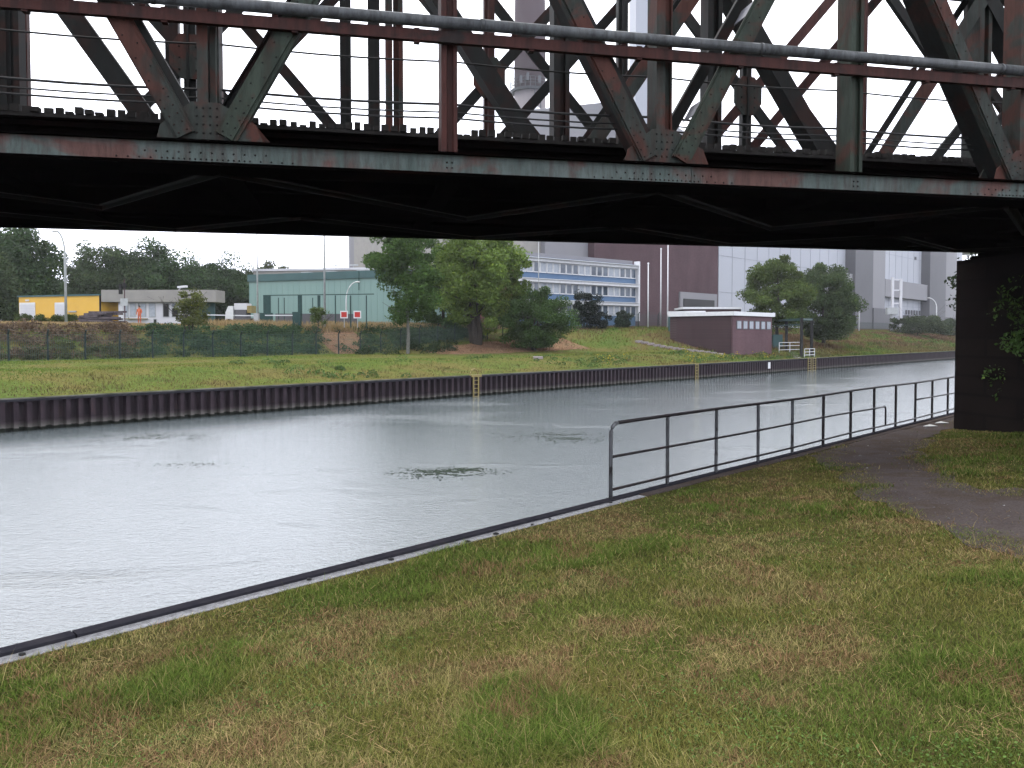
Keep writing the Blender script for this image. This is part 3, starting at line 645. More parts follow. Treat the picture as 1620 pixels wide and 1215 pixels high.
tree('bramble_bush', 1452, 178, 2.4, 6.4, 7.5, 'low dark bush spreading along the crest at the far right', 'shrub', (.05, .07, .035), zlow=.8, ncl=80, per=110, leaf=.4, trunk=.1, clr=1.2)
tree('bramble_bush', 1500, 196, 2.0, 6.2, 8, 'low dark bush ending behind the bridge pier', 'shrub', (.045, .065, .035), zlow=.4, ncl=80, per=110, leaf=.4, trunk=.1, clr=1.2)

def thicket():
    rg = np.random.default_rng(21); P = []; C = []
    for i in range(1500):
        s = rg.uniform(-26, 62); d = rg.uniform(60.3, 65.6)
        x, y = sd2xy(s, d); px = CX + F * x / y
        if 505 < px < 572 and rg.uniform() < .9: continue
        if px < 215: prob, col = .85, (np.array([.15, .105, .07]) if d > 62.5 or rg.uniform() < .3 else np.array([.075, .085, .035]))
        elif px < 520: prob, col = 1, np.array([.05, .092, .042])
        else: prob, col = .9, np.array([.05, .09, .035])
        if rg.uniform() > prob: continue
        r = rg.uniform(.4, .95); k = int(130 * r); q = rg.normal(size=(k, 3)); q /= np.linalg.norm(q, axis=1)[:, None]; q[:, 2] = np.abs(q[:, 2]) * .8
        P.append(np.array([x, y, float(zfar(s, d)) - .1]) + q * r * rg.uniform(.6, 1.05, (k, 1))); C.append(col * rg.uniform(.7, 1.3) * rg.uniform(.7, 1.35, (k, 1)))
    for i in range(60):       # brambles under the big trees
        s = rg.uniform(38, 62); d = rg.uniform(56, 62); x, y = sd2xy(s, d); r = rg.uniform(.6, 1.2); k = 170
        if not 572 < CX + F * x / y < 715: continue
        q = rg.normal(size=(k, 3)); q /= np.linalg.norm(q, axis=1)[:, None]; q[:, 2] = np.abs(q[:, 2])
        P.append(np.array([x, y, float(zfar(s, d)) - .1]) + q * r * rg.uniform(.6, 1.05, (k, 1))); C.append(np.array([.04, .065, .03]) * rg.uniform(.7, 1.3, (k, 1)))
    P = np.concatenate(P); C = np.concatenate(C); V, q, c = leafquads(P, np.full(len(P), .2), C, 77)
    tag(npmesh('bramble_thicket', V, q, c, 'leaf'), 'tangled green and brown undergrowth covering the slope behind the wire fence', 'undergrowth', kind='stuff')
    # weeds beside the quay and yellow ragwort
    P = []; C = []
    for i in range(260):
        s = rg.uniform(20, 110); d = rg.uniform(DF + .8, 46); f = fbm(np.array([s * .15]), np.array([d * .2]), 91)[0]
        if f < .5: continue
        x, y = sd2xy(s, d); r = rg.uniform(.25, .6); k = 60; q = rg.normal(size=(k, 3)); q /= np.linalg.norm(q, axis=1)[:, None]; q[:, 2] = np.abs(q[:, 2]) * .8
        col = np.array([.09, .15, .045]) * rg.uniform(.8, 1.3)
        P.append(np.array([x, y, float(zfar(s, d))]) + q * r); C.append(col * rg.uniform(.7, 1.3, (k, 1)))
        if rg.uniform() < .3 and s > 55:
            kk = 14; P.append(np.array([x, y, float(zfar(s, d)) + .3]) + rg.normal(size=(kk, 3)) * .25); C.append(np.tile(np.array([[.55, .42, .03]]), (kk, 1)))
    P = np.concatenate(P); C = np.concatenate(C); V, q, c = leafquads(P, np.full(len(P), .15), C, 78)
    tag(npmesh('bank_weeds', V, q, c, 'leaf'), 'leafy weeds with a few yellow flowers above the far quay', 'weeds', kind='stuff')
thicket()

# ------------------------------------------------------------------ fence
def fence():
    fe = thing('wire_fence', SD(10, 59.7, .2), 'green wire mesh fence with slanted barbed-wire arms along the far bank', 'fence')
    dF = 59.6; ss = []; s = -20.
    while s < 110: ss.append(s); s += 2.55
    uv = Vector((U[0], U[1], 0)); nv_ = Vector((N[0], N[1], 0)); mesh = MB(); barb = MB()
    def dd(s): return dF
    tops = []
    for i, s in enumerate(ss):
        z = float(zfar(s, dd(s))); p = SD(s, dd(s), z); tl = Vector((random.uniform(-.03, .03), 0, 0)); tp = p + Z3 * 2.0 + tl; tops.append((p, tp))
        MB().tube([p - Z3 * .3, tp, tp + Z3 * .32 - nv_ * .25], .07, 6).build('post', 'fence_post', fe)
    for i in range(len(ss) - 1):
        (p0, t0), (p1, t1) = tops[i], tops[i + 1]
        for k in range(0, 20):
            f = k / 20; a = p0.lerp(p1, f) + Z3 * .04; b_ = t0.lerp(t1, f); mesh.beam(a, b_, .016, .012, nv_)
        for hz in (.05, .5, 1.0, 1.5, 1.98): mesh.beam(p0.lerp(t0, hz / 2), p1.lerp(t1, hz / 2), .014, .014, nv_)
        for f in (.4, 1.): barb.beam(t0 + (Z3 * .32 - nv_ * .25) * f, t1 + (Z3 * .32 - nv_ * .25) * f, .012, .012, nv_)
    mesh.build('wire_mesh', 'wire', fe); barb.build('barbed_wire', 'wire', fe)
fence()

# ------------------------------------------------------------------ bridge
def bridge():
    br = thing('railway_bridge', BP(0, 9.24, 3.98), 'riveted steel truss railway bridge with peeling green and red paint crossing overhead', 'bridge')
    T0, T1 = -24, 16.5; B = lambda: MB()
    def seg(mb, t0, z0, t1, z1, D, wd, dp): mb.beam(BP(t0, D, z0), BP(t1, D, z1), wd, dp, m3)
    def bx(mb, t0, t1, D0, D1, z0, z1):
        a = BP(t0, D0, z0); mb.obox(a, BP(t1, D0, z0) - a, m3 * (D1 - D0) * math.cos(BA), Z3 * (z1 - z0))
    # --- near truss A
    NA = [-3.31 + 5.18 * k for k in range(-4, 5)]; HZ = 4.22; SL = 1.75; TOP = HZ + 2.59 * SL
    ch = B(); bx(ch, T0, T1, 9.02, 9.62, 3.965, 3.985); bx(ch, T0, T1, 9.03, 9.62, 4.217, 4.24); bx(ch, T0, T1, 9.56, 9.59, 3.987, 4.215); bx(ch, T0, T1, 9.075, 9.10, 3.987, 4.012)
    ch.build('bottom_chord_flange', 'soffit_shade', br)
    rv = B(); bx(rv, T0, T1, 9.10, 9.13, 3.99, 4.215)
    for nx in NA:
        for k in range(-17, 18):
            x = nx + k * .055
            if abs(x) < 14:
                if k % 2 == 0 or abs(k) < 9: rv.rivet(BP(x, 9.098, 4.04), -m3, .011)
                if -12 < k < 13 and k % 2: rv.rivet(BP(x, 9.098, 4.11), -m3, .011)
        for k in range(4):
            rv.rivet(BP(nx + 2.56 + .06 * (k % 2), 9.098, 4.07 + .06 * (k // 2)), -m3, .012)
        bx(rv, nx + .35, nx + .356, 9.088, 9.099, 4.015, 4.21)
    rv.build('bottom_chord_web', 'chord', br)
    tc_ = B(); bx(tc_, T0, T1, 9.08, 9.62, TOP - .02, TOP + .32); tc_.build('top_chord', 'member_green', br)
    for nx in NA:
        g = B(); g.prism([BP(nx - .5, 9.118, 4.24), BP(nx + .58, 9.118, 4.24), BP(nx + .5, 9.118, 4.44), BP(nx + .13, 9.118, 4.66), BP(nx - .15, 9.118, 4.66), BP(nx - .46, 9.118, 4.40)], m3 * .02)
        g.prism([BP(nx - .52, 9.52, 4.24), BP(nx + .62, 9.52, 4.24), BP(nx + .24, 9.52, 4.7), BP(nx - .26, 9.52, 4.7)], m3 * .02)
        if abs(nx) < 10:
            for i in range(4):
                for j in range(4): g.rivet(BP(nx - .10 + .068 * i, 9.116, 4.33 + .09 * j), -m3, .012)
        g.build('gusset_plate', 'member', br)
        # centre post (channel: flange strip left dark, web right)
        po = B(); bx(po, nx - .10, nx + .01, 9.14, 9.45, 4.3, TOP); bx(po, nx + .01, nx + .10, 9.20, 9.40, 4.3, TOP); bx(po, nx + .085, nx + .10, 9.14, 9.199, 4.3, TOP)
        po.build('post', 'member', br)
        # '\' diagonal: closed box with riveted front flange
        def diag(sgn, mt, dp, dual):
            L = 2.59; sx = -sgn; a = (nx + sx * .20, HZ + .07); b_ = (nx + sx * L, TOP)
            f = B(); seg(f, a[0], a[1], b_[0], b_[1], 9.075, .165, .02)
            if dual: seg(f, a[0], a[1], b_[0], b_[1], 9.098, .24, .02)
            else: seg(f, a[0], a[1], b_[0], b_[1], 9.098, .21, .02)
            dv = Vector((b_[0] - a[0], 0, b_[1] - a[1])).normalized(); nrm = Vector((dv.z, 0, -dv.x)); ln = math.hypot(b_[0] - a[0], TOP - a[1])
            for e_ in (-.1, .1): seg(f, a[0] + nrm.x * e_, a[1] + nrm.z * e_, b_[0] + nrm.x * e_, b_[1] + nrm.z * e_, 9.16, .014, .10)
            s_ = .04
            while s_ < 2.9 and abs(nx) < 9:
                for e_ in ((-.045, .045) if s_ < .5 else ((.045,) if int(s_ / .13) % 2 else (-.045,))):
                    f.rivet(BP(a[0] + dv.x * s_ + nrm.x * e_, 9.066, a[1] + dv.z * s_ + nrm.z * e_), -m3, .011)
                s_ += .095 if s_ < .5 else .13
            fo = f.build('diagonal', mt, br)
            bk = B()
            if dual:   # two channels tied by battens, sky shows between
                sg = 1 if nrm.x > 0 else -1; off = -.15 * sg; o2 = off - .07 * sg
                seg(bk, a[0] + nrm.x * off, a[1] + .25 + nrm.z * off, b_[0] + nrm.x * off, b_[1] + nrm.z * off, 9.50, .15, .014)
                seg(bk, a[0] + nrm.x * o2, a[1] + .25 + nrm.z * o2, b_[0] + nrm.x * o2, b_[1] + nrm.z * o2, 9.46, .014, .09)
                bk.build('back_channel', 'member_dark', fo)
                s_ = .7
                while s_ < ln:
                    cx, cz = a[0] + dv.x * s_, a[1] + dv.z * s_; w0 = -.13 * sg
                    B().beam(BP(cx - dv.x * .11 + nrm.x * w0, 9.31, cz - dv.z * .11 + nrm.z * w0), BP(cx + dv.x * .11 + nrm.x * w0, 9.31, cz + dv.z * .11 + nrm.z * w0), .012, .36, m3).build('batten_plate', 'batten_skylit', fo); s_ += 1.45
            else:
                seg(bk, a[0], a[1] + .1, b_[0], b_[1], 9.40, .2, .46); bk.build('box_web', 'member_dark', fo)
        diag(1, 'member', .4, False); diag(-1, 'member_green', .4, True)
        # mid post
        x = nx + 2.59; po = B(); bx(po, x - .09, x - .03, 9.09, 9.4, 4.242, TOP); bx(po, x - .03, x + .045, 9.14, 9.38, 4.242, TOP); bx(po, x + .045, x + .09, 9.10, 9.16, 4.242, TOP)
        po.build('post', 'red' if nx < 0 else 'member_green', br)
    # --- middle truss B
    NB = [.81 + 5.26 * k for k in range(-4, 4)]
    ob = B(); bx(ob, T0, T1, 12.4, 12.9, 3.985, 4.4); ob.build('bottom_chord', 'soffit_shade', br)
    topB = 4.6 + 2.63 * 1.45; ob = B(); bx(ob, T0, T1, 12.4, 12.9, topB, topB + .3); ob.build('top_chord', 'member_dark', br)
    for j, nx in enumerate(NB):
        for sgn in (-1, 1):
            if sgn > 0 and nx < -3: continue
            nd = nx - (.38 if nx < -3 else 0); f = B(); seg(f, nd, 4.5, nd + sgn * 2.63, topB, 12.42, .25, .015)
            fo = f.build('diagonal', 'member' if sgn > 0 else 'member_dark', br); bk = B()
            if sgn < 0: seg(bk, nd, 4.5, nd + sgn * 2.63, topB, 12.64, .25, .4); bk.build('box_web', 'member_dark', fo)
            else:
                seg(bk, nx - .14, 4.6, nx + sgn * 2.63 - .14, topB + .08, 12.8, .12, .02); bk.build('back_channel', 'member_dark', fo)
        for x in (nx, nx + 2.63):
            po = B(); bx(po, x - .13, x - .03, 12.45, 12.75, 4.2, topB); bx(po, x - .03, x + .06, 12.55, 12.7, 4.2, topB); bx(po, x + .06, x + .13, 12.45, 12.7, 4.2, topB)
            po.build('post', 'member' if j % 2 else 'member_dark', br)
    # --- far truss C with crossing bracing and mid-height gussets
    ob = B(); bx(ob, T0, T1, 14.75, 15.15, 3.985, 4.35); ob.build('bottom_chord', 'soffit_shade', br)
    ob = B(); bx(ob, T0, T1, 14.9, 15.3, 9.7, 10.0); ob.build('top_chord', 'member_dark', br)
    for k in range(-7, 7):
        x = -.43 + 2.64 * k; wd = .10
        po = B(); bx(po, x - wd, x + wd, 15.0, 15.15, 4.3, 9.7); bx(po, x - .02, x + .02, 14.9, 15.0, 4.3, 9.7); po.build('post', 'member_dark' if k % 3 else 'red', br)
        if k % 2 == 0:
            z = 7.02; g = B()
            g.prism([BP(x - .30, 14.93, z - .12), BP(x - .12, 14.93, z - .36), BP(x + .12, 14.93, z - .36), BP(x + .30, 14.93, z - .12), BP(x + .30, 14.93, z + .2), BP(x + .14, 14.93, z + .42), BP(x - .14, 14.93, z + .42), BP(x - .30, 14.93, z + .2)], m3 * .03)
            for i in range(3):
                for j in range(3): g.rivet(BP(x - .14 + .14 * i, 14.925, z - .2 + .2 * j), -m3, .02)
            g.build('gusset_plate', 'member', br)
            for sgn in (-1, 1):
                for dx, D in ((0, 14.97), (1.05 if sgn > 0 else -1.5 + 3.0, 15.5)):
                    f = B(); z0 = 4.4; z1 = 9.7; s_ = 1.17
                    seg(f, x + dx + sgn * (z0 - z) / s_, z0, x + dx + sgn * (z1 - z) / s_, z1, D, .2, .05); seg(f, x + dx + sgn * (z0 - z) / s_ - .07, z0, x + dx + sgn * (z1 - z) / s_ - .07, z1, D + .08, .03, .1)
                    f.build('bracing', 'member_dark' if sgn < 0 else 'red' if k == 2 else 'member_dark', br)
    for x in (-6.2, -2.65): po = B(); bx(po, x - .11, x + .11, 15.5, 15.7, 4.3, 9.7); po.build('post', 'member_dark', br)
    # --- deck: planks seen end-on, stringers, added light-blocking floor, cross girders
    bd = B(); x = -22.; bx(bd, T0, T1, 9.99, 12.3, 4.63, 4.675)
    while x < T1:
        w_ = random.uniform(.07, .09); zz = 4.75 + random.uniform(-.022, .012) - (.04 if random.random() < .08 else 0); g_ = random.uniform(.018, .038)
        bx(bd, x, x + w_, 9.98 + random.uniform(-.03, .03), 10.04, 4.676, zz); x += w_ + g_
    bd.build('deck_planks', 'board', br)
    ob = B(); bx(ob, T0, T1, 10.02, 10.06, 4.38, 4.66); bx(ob, T0, T1, 9.96, 10.12, 4.36, 4.378); bx(ob, T0, T1, 9.97, 10.12, 4.60, 4.618); ob.build('stringer', 'soffit_shade', br)
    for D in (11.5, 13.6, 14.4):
        ob = B(); bx(ob, T0, T1, D - .02, D + .02, 4.15, 4.50); bx(ob, T0, T1, D - .1, D + .1, 4.13, 4.148); ob.build('stringer', 'soffit_shade', br)
    ob = B(); bx(ob, T0, T1, 9.9, 15.1, 4.51, 4.55); ob.build('shade_floor', 'soffit_shade', br)  # closed plate added to shut out the sky and darken the underside
    for D in (11.2, 12.0, 13.3, 14.5):
        ob = B(); bx(ob, T0, T1, D - .03, D + .03, 4.68, 4.8); ob.build('rail', 'member_dark', br)
    x = NA[0]
    while x < T1:
        ob = B(); bx(ob, x - .02, x + .02, 9.6, 14.8, 4.05, 4.5); bx(ob, x - .13, x + .13, 9.6, 14.8, 4.03, 4.048); ob.build('cross_girder', 'soffit_shade', br)
        x += 2.59
    for k in range(-4, 4):
        x = NA[4] + 5.18 * k
        for (xa, Da, xb, Db) in ((x, 9.5, x + 2.59, 12.4), (x + 5.18, 9.5, x + 2.59, 12.4), (x, 12.8, x + 2.59, 14.8), (x + 5.18, 12.8, x + 2.59, 14.8)):
            f = B(); f.beam(BP(xa, Da, 4.0), BP(xb, Db, 4.0), .16, .012, Z3); f.beam(BP(xa, Da, 3.97), BP(xb, Db, 3.97), .012, .06, Z3); f.build('lateral_bracing', 'bracing', br)
    # --- handrail on brackets outside the near truss
    hp = B(); x = -14.
    while x < T1:
        hp.tube([BP(x, 8.97, 5.675), BP(x + 3.4, 8.97, 5.675 + random.uniform(-.006, .006))], .066, 12); hp.tube([BP(x + 3.38, 8.97, 5.675), BP(x + 3.42, 8.97, 5.675)], .071, 12); x += 3.42
    hp.build('cable_pipe', 'pipe', br, True)
    ob = B(); bx(ob, -14, T1, 8.99, 9.0, 5.475, 5.585); bx(ob, -14, T1, 8.99, 9.07, 5.46, 5.474)
    for k in range(-12, 14):
        x = k * 1.3; bx(ob, x, x + .06, 8.985, 9.03, 5.587, 5.61); bx(ob, x + .2, x + .26, 9.001, 9.09, 5.44, 5.60)
    ob.build('handrail_angle', 'red', br)
    for zz, r_ in ((5.44, .011), (4.93, .015), (4.835, .010), (4.765, .012)):
        cb = B(); pts = []; posts = sorted([n_ for n_ in NA] + [n_ + 2.59 for n_ in NA]); 
        for a, b_ in zip(posts[:-1], posts[1:]):
            for k in range(5): f = k / 5; pts.append(BP(a + (b_ - a) * f, 9.56, zz - .028 * math.sin(math.pi * f)))
        cb.tube(pts, r_, 6).build('cable', 'cable', br)
    # --- pier
    pi = thing('bridge_pier', BP(10.2, 15.4, 0), 'dark stone pier standing on the near bank under the bridge end', 'bridge pier')
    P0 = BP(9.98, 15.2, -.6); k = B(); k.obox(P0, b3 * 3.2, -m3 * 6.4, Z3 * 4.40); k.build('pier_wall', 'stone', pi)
    k = B(); k.obox(P0 + b3 * .22 - m3 * .15 + Z3 * 4.402, b3 * .39, -m3 * 6.1, Z3 * .08); k.obox(P0 + b3 * .36 - m3 * .2 + Z3 * 4.484, b3 * .25, -m3 * 6.0, Z3 * .075); k.build('bearing_block', 'soffit_shade', pi)
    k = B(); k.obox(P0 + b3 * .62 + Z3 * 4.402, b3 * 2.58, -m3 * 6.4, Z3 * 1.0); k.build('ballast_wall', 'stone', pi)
bridge()

# ------------------------------------------------------------------ shrubs by the pier
tree('pier_tree', 1600, 15.5, .3, 3.7, 1.3, 'leafy tree growing in front of the dark pier at the right edge of the picture', col=(.08, .145, .04), zlow=.2, ncl=85, per=150, leaf=.085, trunk=.07, clr=.42, xoff=1.15, stems=2, hollow=.35)
tree('pier_shrub', 1500, 26, .1, 5.3, 1.1, 'thin branches of a bush peeking out behind the pier', 'shrub', (.03, .045, .022), zlow=2.2, ncl=26, per=40, leaf=.13, trunk=.05, clr=.4, xoff=1.25, hollow=.3)
for k, (px, py) in enumerate([(1488, 671), (1470, 676)]):
    p = near_hit(px, py); mb = MB(); s_, d_ = xy2sd(p.x, p.y)
    mb.prism([p + Vector((-.16, -.04, .02)), p + Vector((.02, -.09, .03)), p + Vector((.2, 0, .02)), p + Vector((.05, .08, .05))], (0, 0, .012))
    tag(mb.build('paper_scrap', 'litter'), ['white scrap of litter nearest the pier foot', 'white scrap of litter on the path, a little left of the pier'][k], 'litter', 'litter by the pier')

# ------------------------------------------------------------------ buildings on the far bank
def oriented(p, q):     # unit vector from p to q in plan
    v = Vector((q[0] - p[0], q[1] - p[1], 0)); return v.normalized(), v.length
ZP = 3.3
def rowbox(mb, o_, ax, ay, s0, s1, t0, t1, z0, z1):
    mb.obox(Vector((o_[0], o_[1], z0)) + ax * s0 + ay * t0, ax * (s1 - s0), ay * (t1 - t0), Z3 * (z1 - z0)); return mb

def yellow_cabin():
    a = at_Y(31, 530, 84); b_ = at_Y(158, 530, 80.5); ax, L = oriented(a, b_); ay = Vector((-ax.y, ax.x, 0)); o_ = (a.x, a.y)
    t = thing('site_cabin', (a.x, a.y, ZP), 'long yellow site cabin with closed white roller shutters', 'cabin')
    rowbox(MB(), o_, ax, ay, 0, L, 0, 3, ZP, ZP + 2.95).build('wall', 'yellow', t)
    rf = MB(); rowbox(rf, o_, ax, ay, -.12, L + .12, -.12, 3.1, ZP + 2.952, ZP + 3.12); rf.build('roof', 'teal_dark', t)
    c = MB(); rowbox(c, o_, ax, ay, L + .003, L + .12, -.03, .1, ZP, ZP + 2.95); c.build('corner_post', 'black', t)
    for (x0, x1, z0, z1) in ((.12, 2.35, .45, 2.35), (5.15, 6.6, .55, 2.3)):
        f = rowbox(MB(), o_, ax, ay, x0, x1, -.06, -.003, ZP + z0, ZP + z1).build('window', 'white', t)
        s = MB()
        for k in range(9): rowbox(s, o_, ax, ay, x0 + .1, x1 - .1, -.075, -.062, ZP + z0 + .12 + k * (z1 - z0 - .3) / 9, ZP + z0 + .12 + (k + .86) * (z1 - z0 - .3) / 9)
        s.build('shutter', 'whitewall', f)
    rowbox(MB(), o_, ax, ay, 1.0, 1.5, -.08, -.003, ZP + 2.5, ZP + 2.68).build('lamp', 'whitewall', t)
    rowbox(MB(), o_, ax, ay, 7.1, 8.1, -.12, -.003, ZP + 1.25, ZP + 1.4).build('shelf', 'pole', t)
yellow_cabin()

def gatehouse():
    a = at_Y(166, 530, 81); b_ = at_Y(351, 530, 81); ax, L = oriented(a, b_); ay = Vector((-ax.y, ax.x, 0)); o_ = (a.x, a.y); sx = L / 185
    X = lambda px: (px - 166) * sx
    t = thing('gatehouse', (a.x, a.y, ZP), 'low gatehouse with a broad flat grey roof and curtained windows', 'building')
    rowbox(MB(), o_, ax, ay, 0, L * .97, -.6, 2.0, ZP + 2.3, ZP + 3.55).build('roof', 'fascia', t)
    rowbox(MB(), o_, ax, ay, X(188), X(300), 0, 1.9, ZP, ZP + 2.298).build('wall', 'whitewall', t)
    for (p0, p1, z0, z1, mt) in ((197, 204, .75, 2.1, 'curtain'), (206, 216, .75, 2.2, 'curtain'), (219, 222, .75, 2.2, 'black'), (223, 232, .75, 2.2, 'curtain'), (236, 247, .7, 2.2, 'curtain'), (258, 269, .7, 2.2, 'black'), (272, 284, .7, 1.7, 'black'), (272, 284, 1.75, 2.2, 'glass'), (243, 249, 0.0, .55, 'black')):
        f = rowbox(MB(), o_, ax, ay, X(p0), X(p1), -.04, -.003, ZP + z0, ZP + z1).build('window', 'pole', t)
        rowbox(MB(), o_, ax, ay, X(p0) + .08, X(p1) - .08, -.06, -.042, ZP + z0 + .07, ZP + z1 - .07).build('pane', mt, f)
    rowbox(MB(), o_, ax, ay, X(189), X(195), -.05, -.003, ZP, ZP + 2.0).build('door', 'white', t)
    rowbox(MB(), o_, ax, ay, X(199), X(235), -.4, -.06, ZP + .5, ZP + .58).build('sill', 'yellow_metal', t)
    rowbox(MB(), o_, ax, ay, X(302), X(330), 1.5, 1.9, ZP, ZP + 2.298).build('carport_wall', 'teal_dark', t)
    mb = MB(); p = Vector((o_[0], o_[1], 0)) + ax * X(283); mb.tube([p + Z3 * (ZP + 3.5), p + Z3 * (ZP + 3.85) + ax * .3], .06, 6); mb.beam(p + Z3 * (ZP + 3.85), p + Z3 * (ZP + 3.95) + ax * .9, .2, .5, ay); mb.build('roof_light', 'white', t)
    mb = MB(); p = Vector((o_[0], o_[1], 0)) + ax * X(304) - ay * 1.3; mb.beam(p + Z3 * (ZP + 2.75), p + Z3 * (ZP + 2.85) - ax * .5, .3, .3, ay); mb.beam(p + Z3 * (ZP + 2.95), p + Z3 * (ZP + 2.98) + ax * .7, .12, .4, ay); mb.build('flood_lamp', 'black', t)
gatehouse()

def warehouse():
    a = at_Y(395, 530, 117); b_ = at_Y(640, 530, 107); ax, L = oriented(a, b_); ay = Vector((-ax.y, ax.x, 0)); o_ = (a.x, a.y)
    t = thing('green_warehouse', (a.x, a.y, ZP), 'long pale green metal-clad warehouse with darker roof edge', 'building')
    w_ = rowbox(MB(), o_, ax, ay, 0, L, 0, 22, ZP, ZP + 6.9)
    w_.build('wall', 'teal', t)
    rb = MB(); k = 0.
    while k < L: rowbox(rb, o_, ax, ay, k, k + .07, -.03, -.002, ZP + .5, ZP + 6.9); k += 1.02
    rb.build('cladding_rib', 'teal', t)
    rowbox(MB(), o_, ax, ay, -.1, L + .1, -.25, 22.2, ZP + 6.902, ZP + 7.95).build('roof_edge', 'teal_dark', t)
    dn = MB()
    for s in (L * .73, L * .9): rowbox(dn, o_, ax, ay, s, s + .12, -.3, -.26, ZP + 5.2, ZP + 7.9)
    dn.build('downpipe', 'green_steel', t)
    for k, s in enumerate((6.5, 11, 16.5, 18.2)):
        ho = MB(); rowbox(ho, o_, ax, ay, s, s + 1.4, 4, 5.4, ZP + 7.952, ZP + 8.5); ho.build('roof_vent', 'pole', t)
    # pale roof building behind
    g = thing('low_hall', (a.x, a.y + 26, ZP), 'pale flat-roofed hall whose parapet shows above the green warehouse', 'building')
    p = at_Y(402, 530, 145); q = at_Y(590, 530, 141); ax2, L2 = oriented(p, q); ay2 = Vector((-ax2.y, ax2.x, 0))
    rowbox(MB(), (p.x, p.y), ax2, ay2, 0, L2, 0, 10, ZP, 14.1).build('wall', 'fascia', g); rowbox(MB(), (p.x, p.y), ax2, ay2, -.2, L2 + .2, -.2, 10, 14.102, 14.5).build('roof', 'whitewall', g)
    for px, tt in ((532, 'left'), (560, 'right')):
        c = at_Y(px, 530, 150); mb = MB(); mb.tube([(c.x, c.y, 14), (c.x, c.y, 15.6)], .06, 6); mb.box(c.x - .9, c.y - .25, 15.6, c.x + .9, c.y + .25, 15.85)
        tag(mb.build('roof_lamp', 'pole'), f'{tt} one of two T-shaped lamps above the warehouse roof', 'lamp', 'lamps above the warehouse roof')
warehouse()

def pole(name, px, Y, ztop, r, label, mat='pole', cat='pole', arm=None, group=None, zb=ZP):
    c = at_Y(px, 530, Y); t = thing(name, (c.x, c.y, zb), label, cat, group)
    if arm is None:
        MB().tube([(c.x, c.y, zb - .3), (c.x, c.y, ztop)], [r, r * .6], 8).build('shaft', mat, t, True); MB().sphere((c.x, c.y, ztop), r * 1.2, 8, 5).build('finial', mat, t)
    else:
        L, hh = arm; pts = [(c.x, c.y, zb - .3), (c.x, c.y, ztop - hh)]
        for k in range(1, 8): a = k / 7 * math.pi / 2.2; pts.append((c.x + L * (1 - math.cos(a)), c.y - .2 * abs(L) * (1 - math.cos(a)), ztop - hh + hh * math.sin(a)))
        MB().tube(pts, [r] + [r * .9] + [r * .7] * 7, 8).build('shaft', mat, t, True)
        e_ = pts[-1]; sg = 1 if L > 0 else -1; MB().sphere((e_[0] + sg * .2, e_[1], e_[2] - .02), .22, 8, 5, (1.6, .8, .5)).build('lamp_head', 'lamp_glass', t)
    return t
pole('street_lamp', 105, 74, 12.1, .13, 'tall street lamp with curved tip rising in front of the yellow cabin', arm=(-.75, 2.3), cat='street lamp')
pole('street_lamp', 548, 98, 8.9, .09, 'short arched white lamp bending right in front of the green warehouse', 'white', arm=(1.5, 2.3), cat='street lamp')
pole('street_lamp', 1359, 165, 11.2, .14, 'arched white lamp beside the right-hand dense trees', 'white', arm=(-3.2, 2.6), cat='street lamp', group='arched lamps at the power station')
pole('street_lamp', 1481, 190, 11.3, .15, 'arched white lamp near the bridge pier', 'white', arm=(-2.4, 2.4), cat='street lamp', group='arched lamps at the power station')
G = 'tall plain flagpoles'
for px, Y, zt, lab in ((408, 95, 20, 'bare pole in front of the left end of the green warehouse'), (514, 82, 19, 'bare pole in front of the middle of the green warehouse'), (852, 98, 15.5, 'thin pole before the left windows of the office block'),
        (1025, 114, 12.7, 'shortest of the three white flagpoles before the brown brick wall'), (1045, 118, 15.3, 'middle one of the three white flagpoles before the brown brick wall'), (1056, 116, 16, 'rightmost of the three white flagpoles before the brown brick wall')):
    pole('flagpole', px, Y, zt, .12 if px != 852 else .07, lab, 'white' if px > 1000 else 'pole', 'flagpole', group=G)

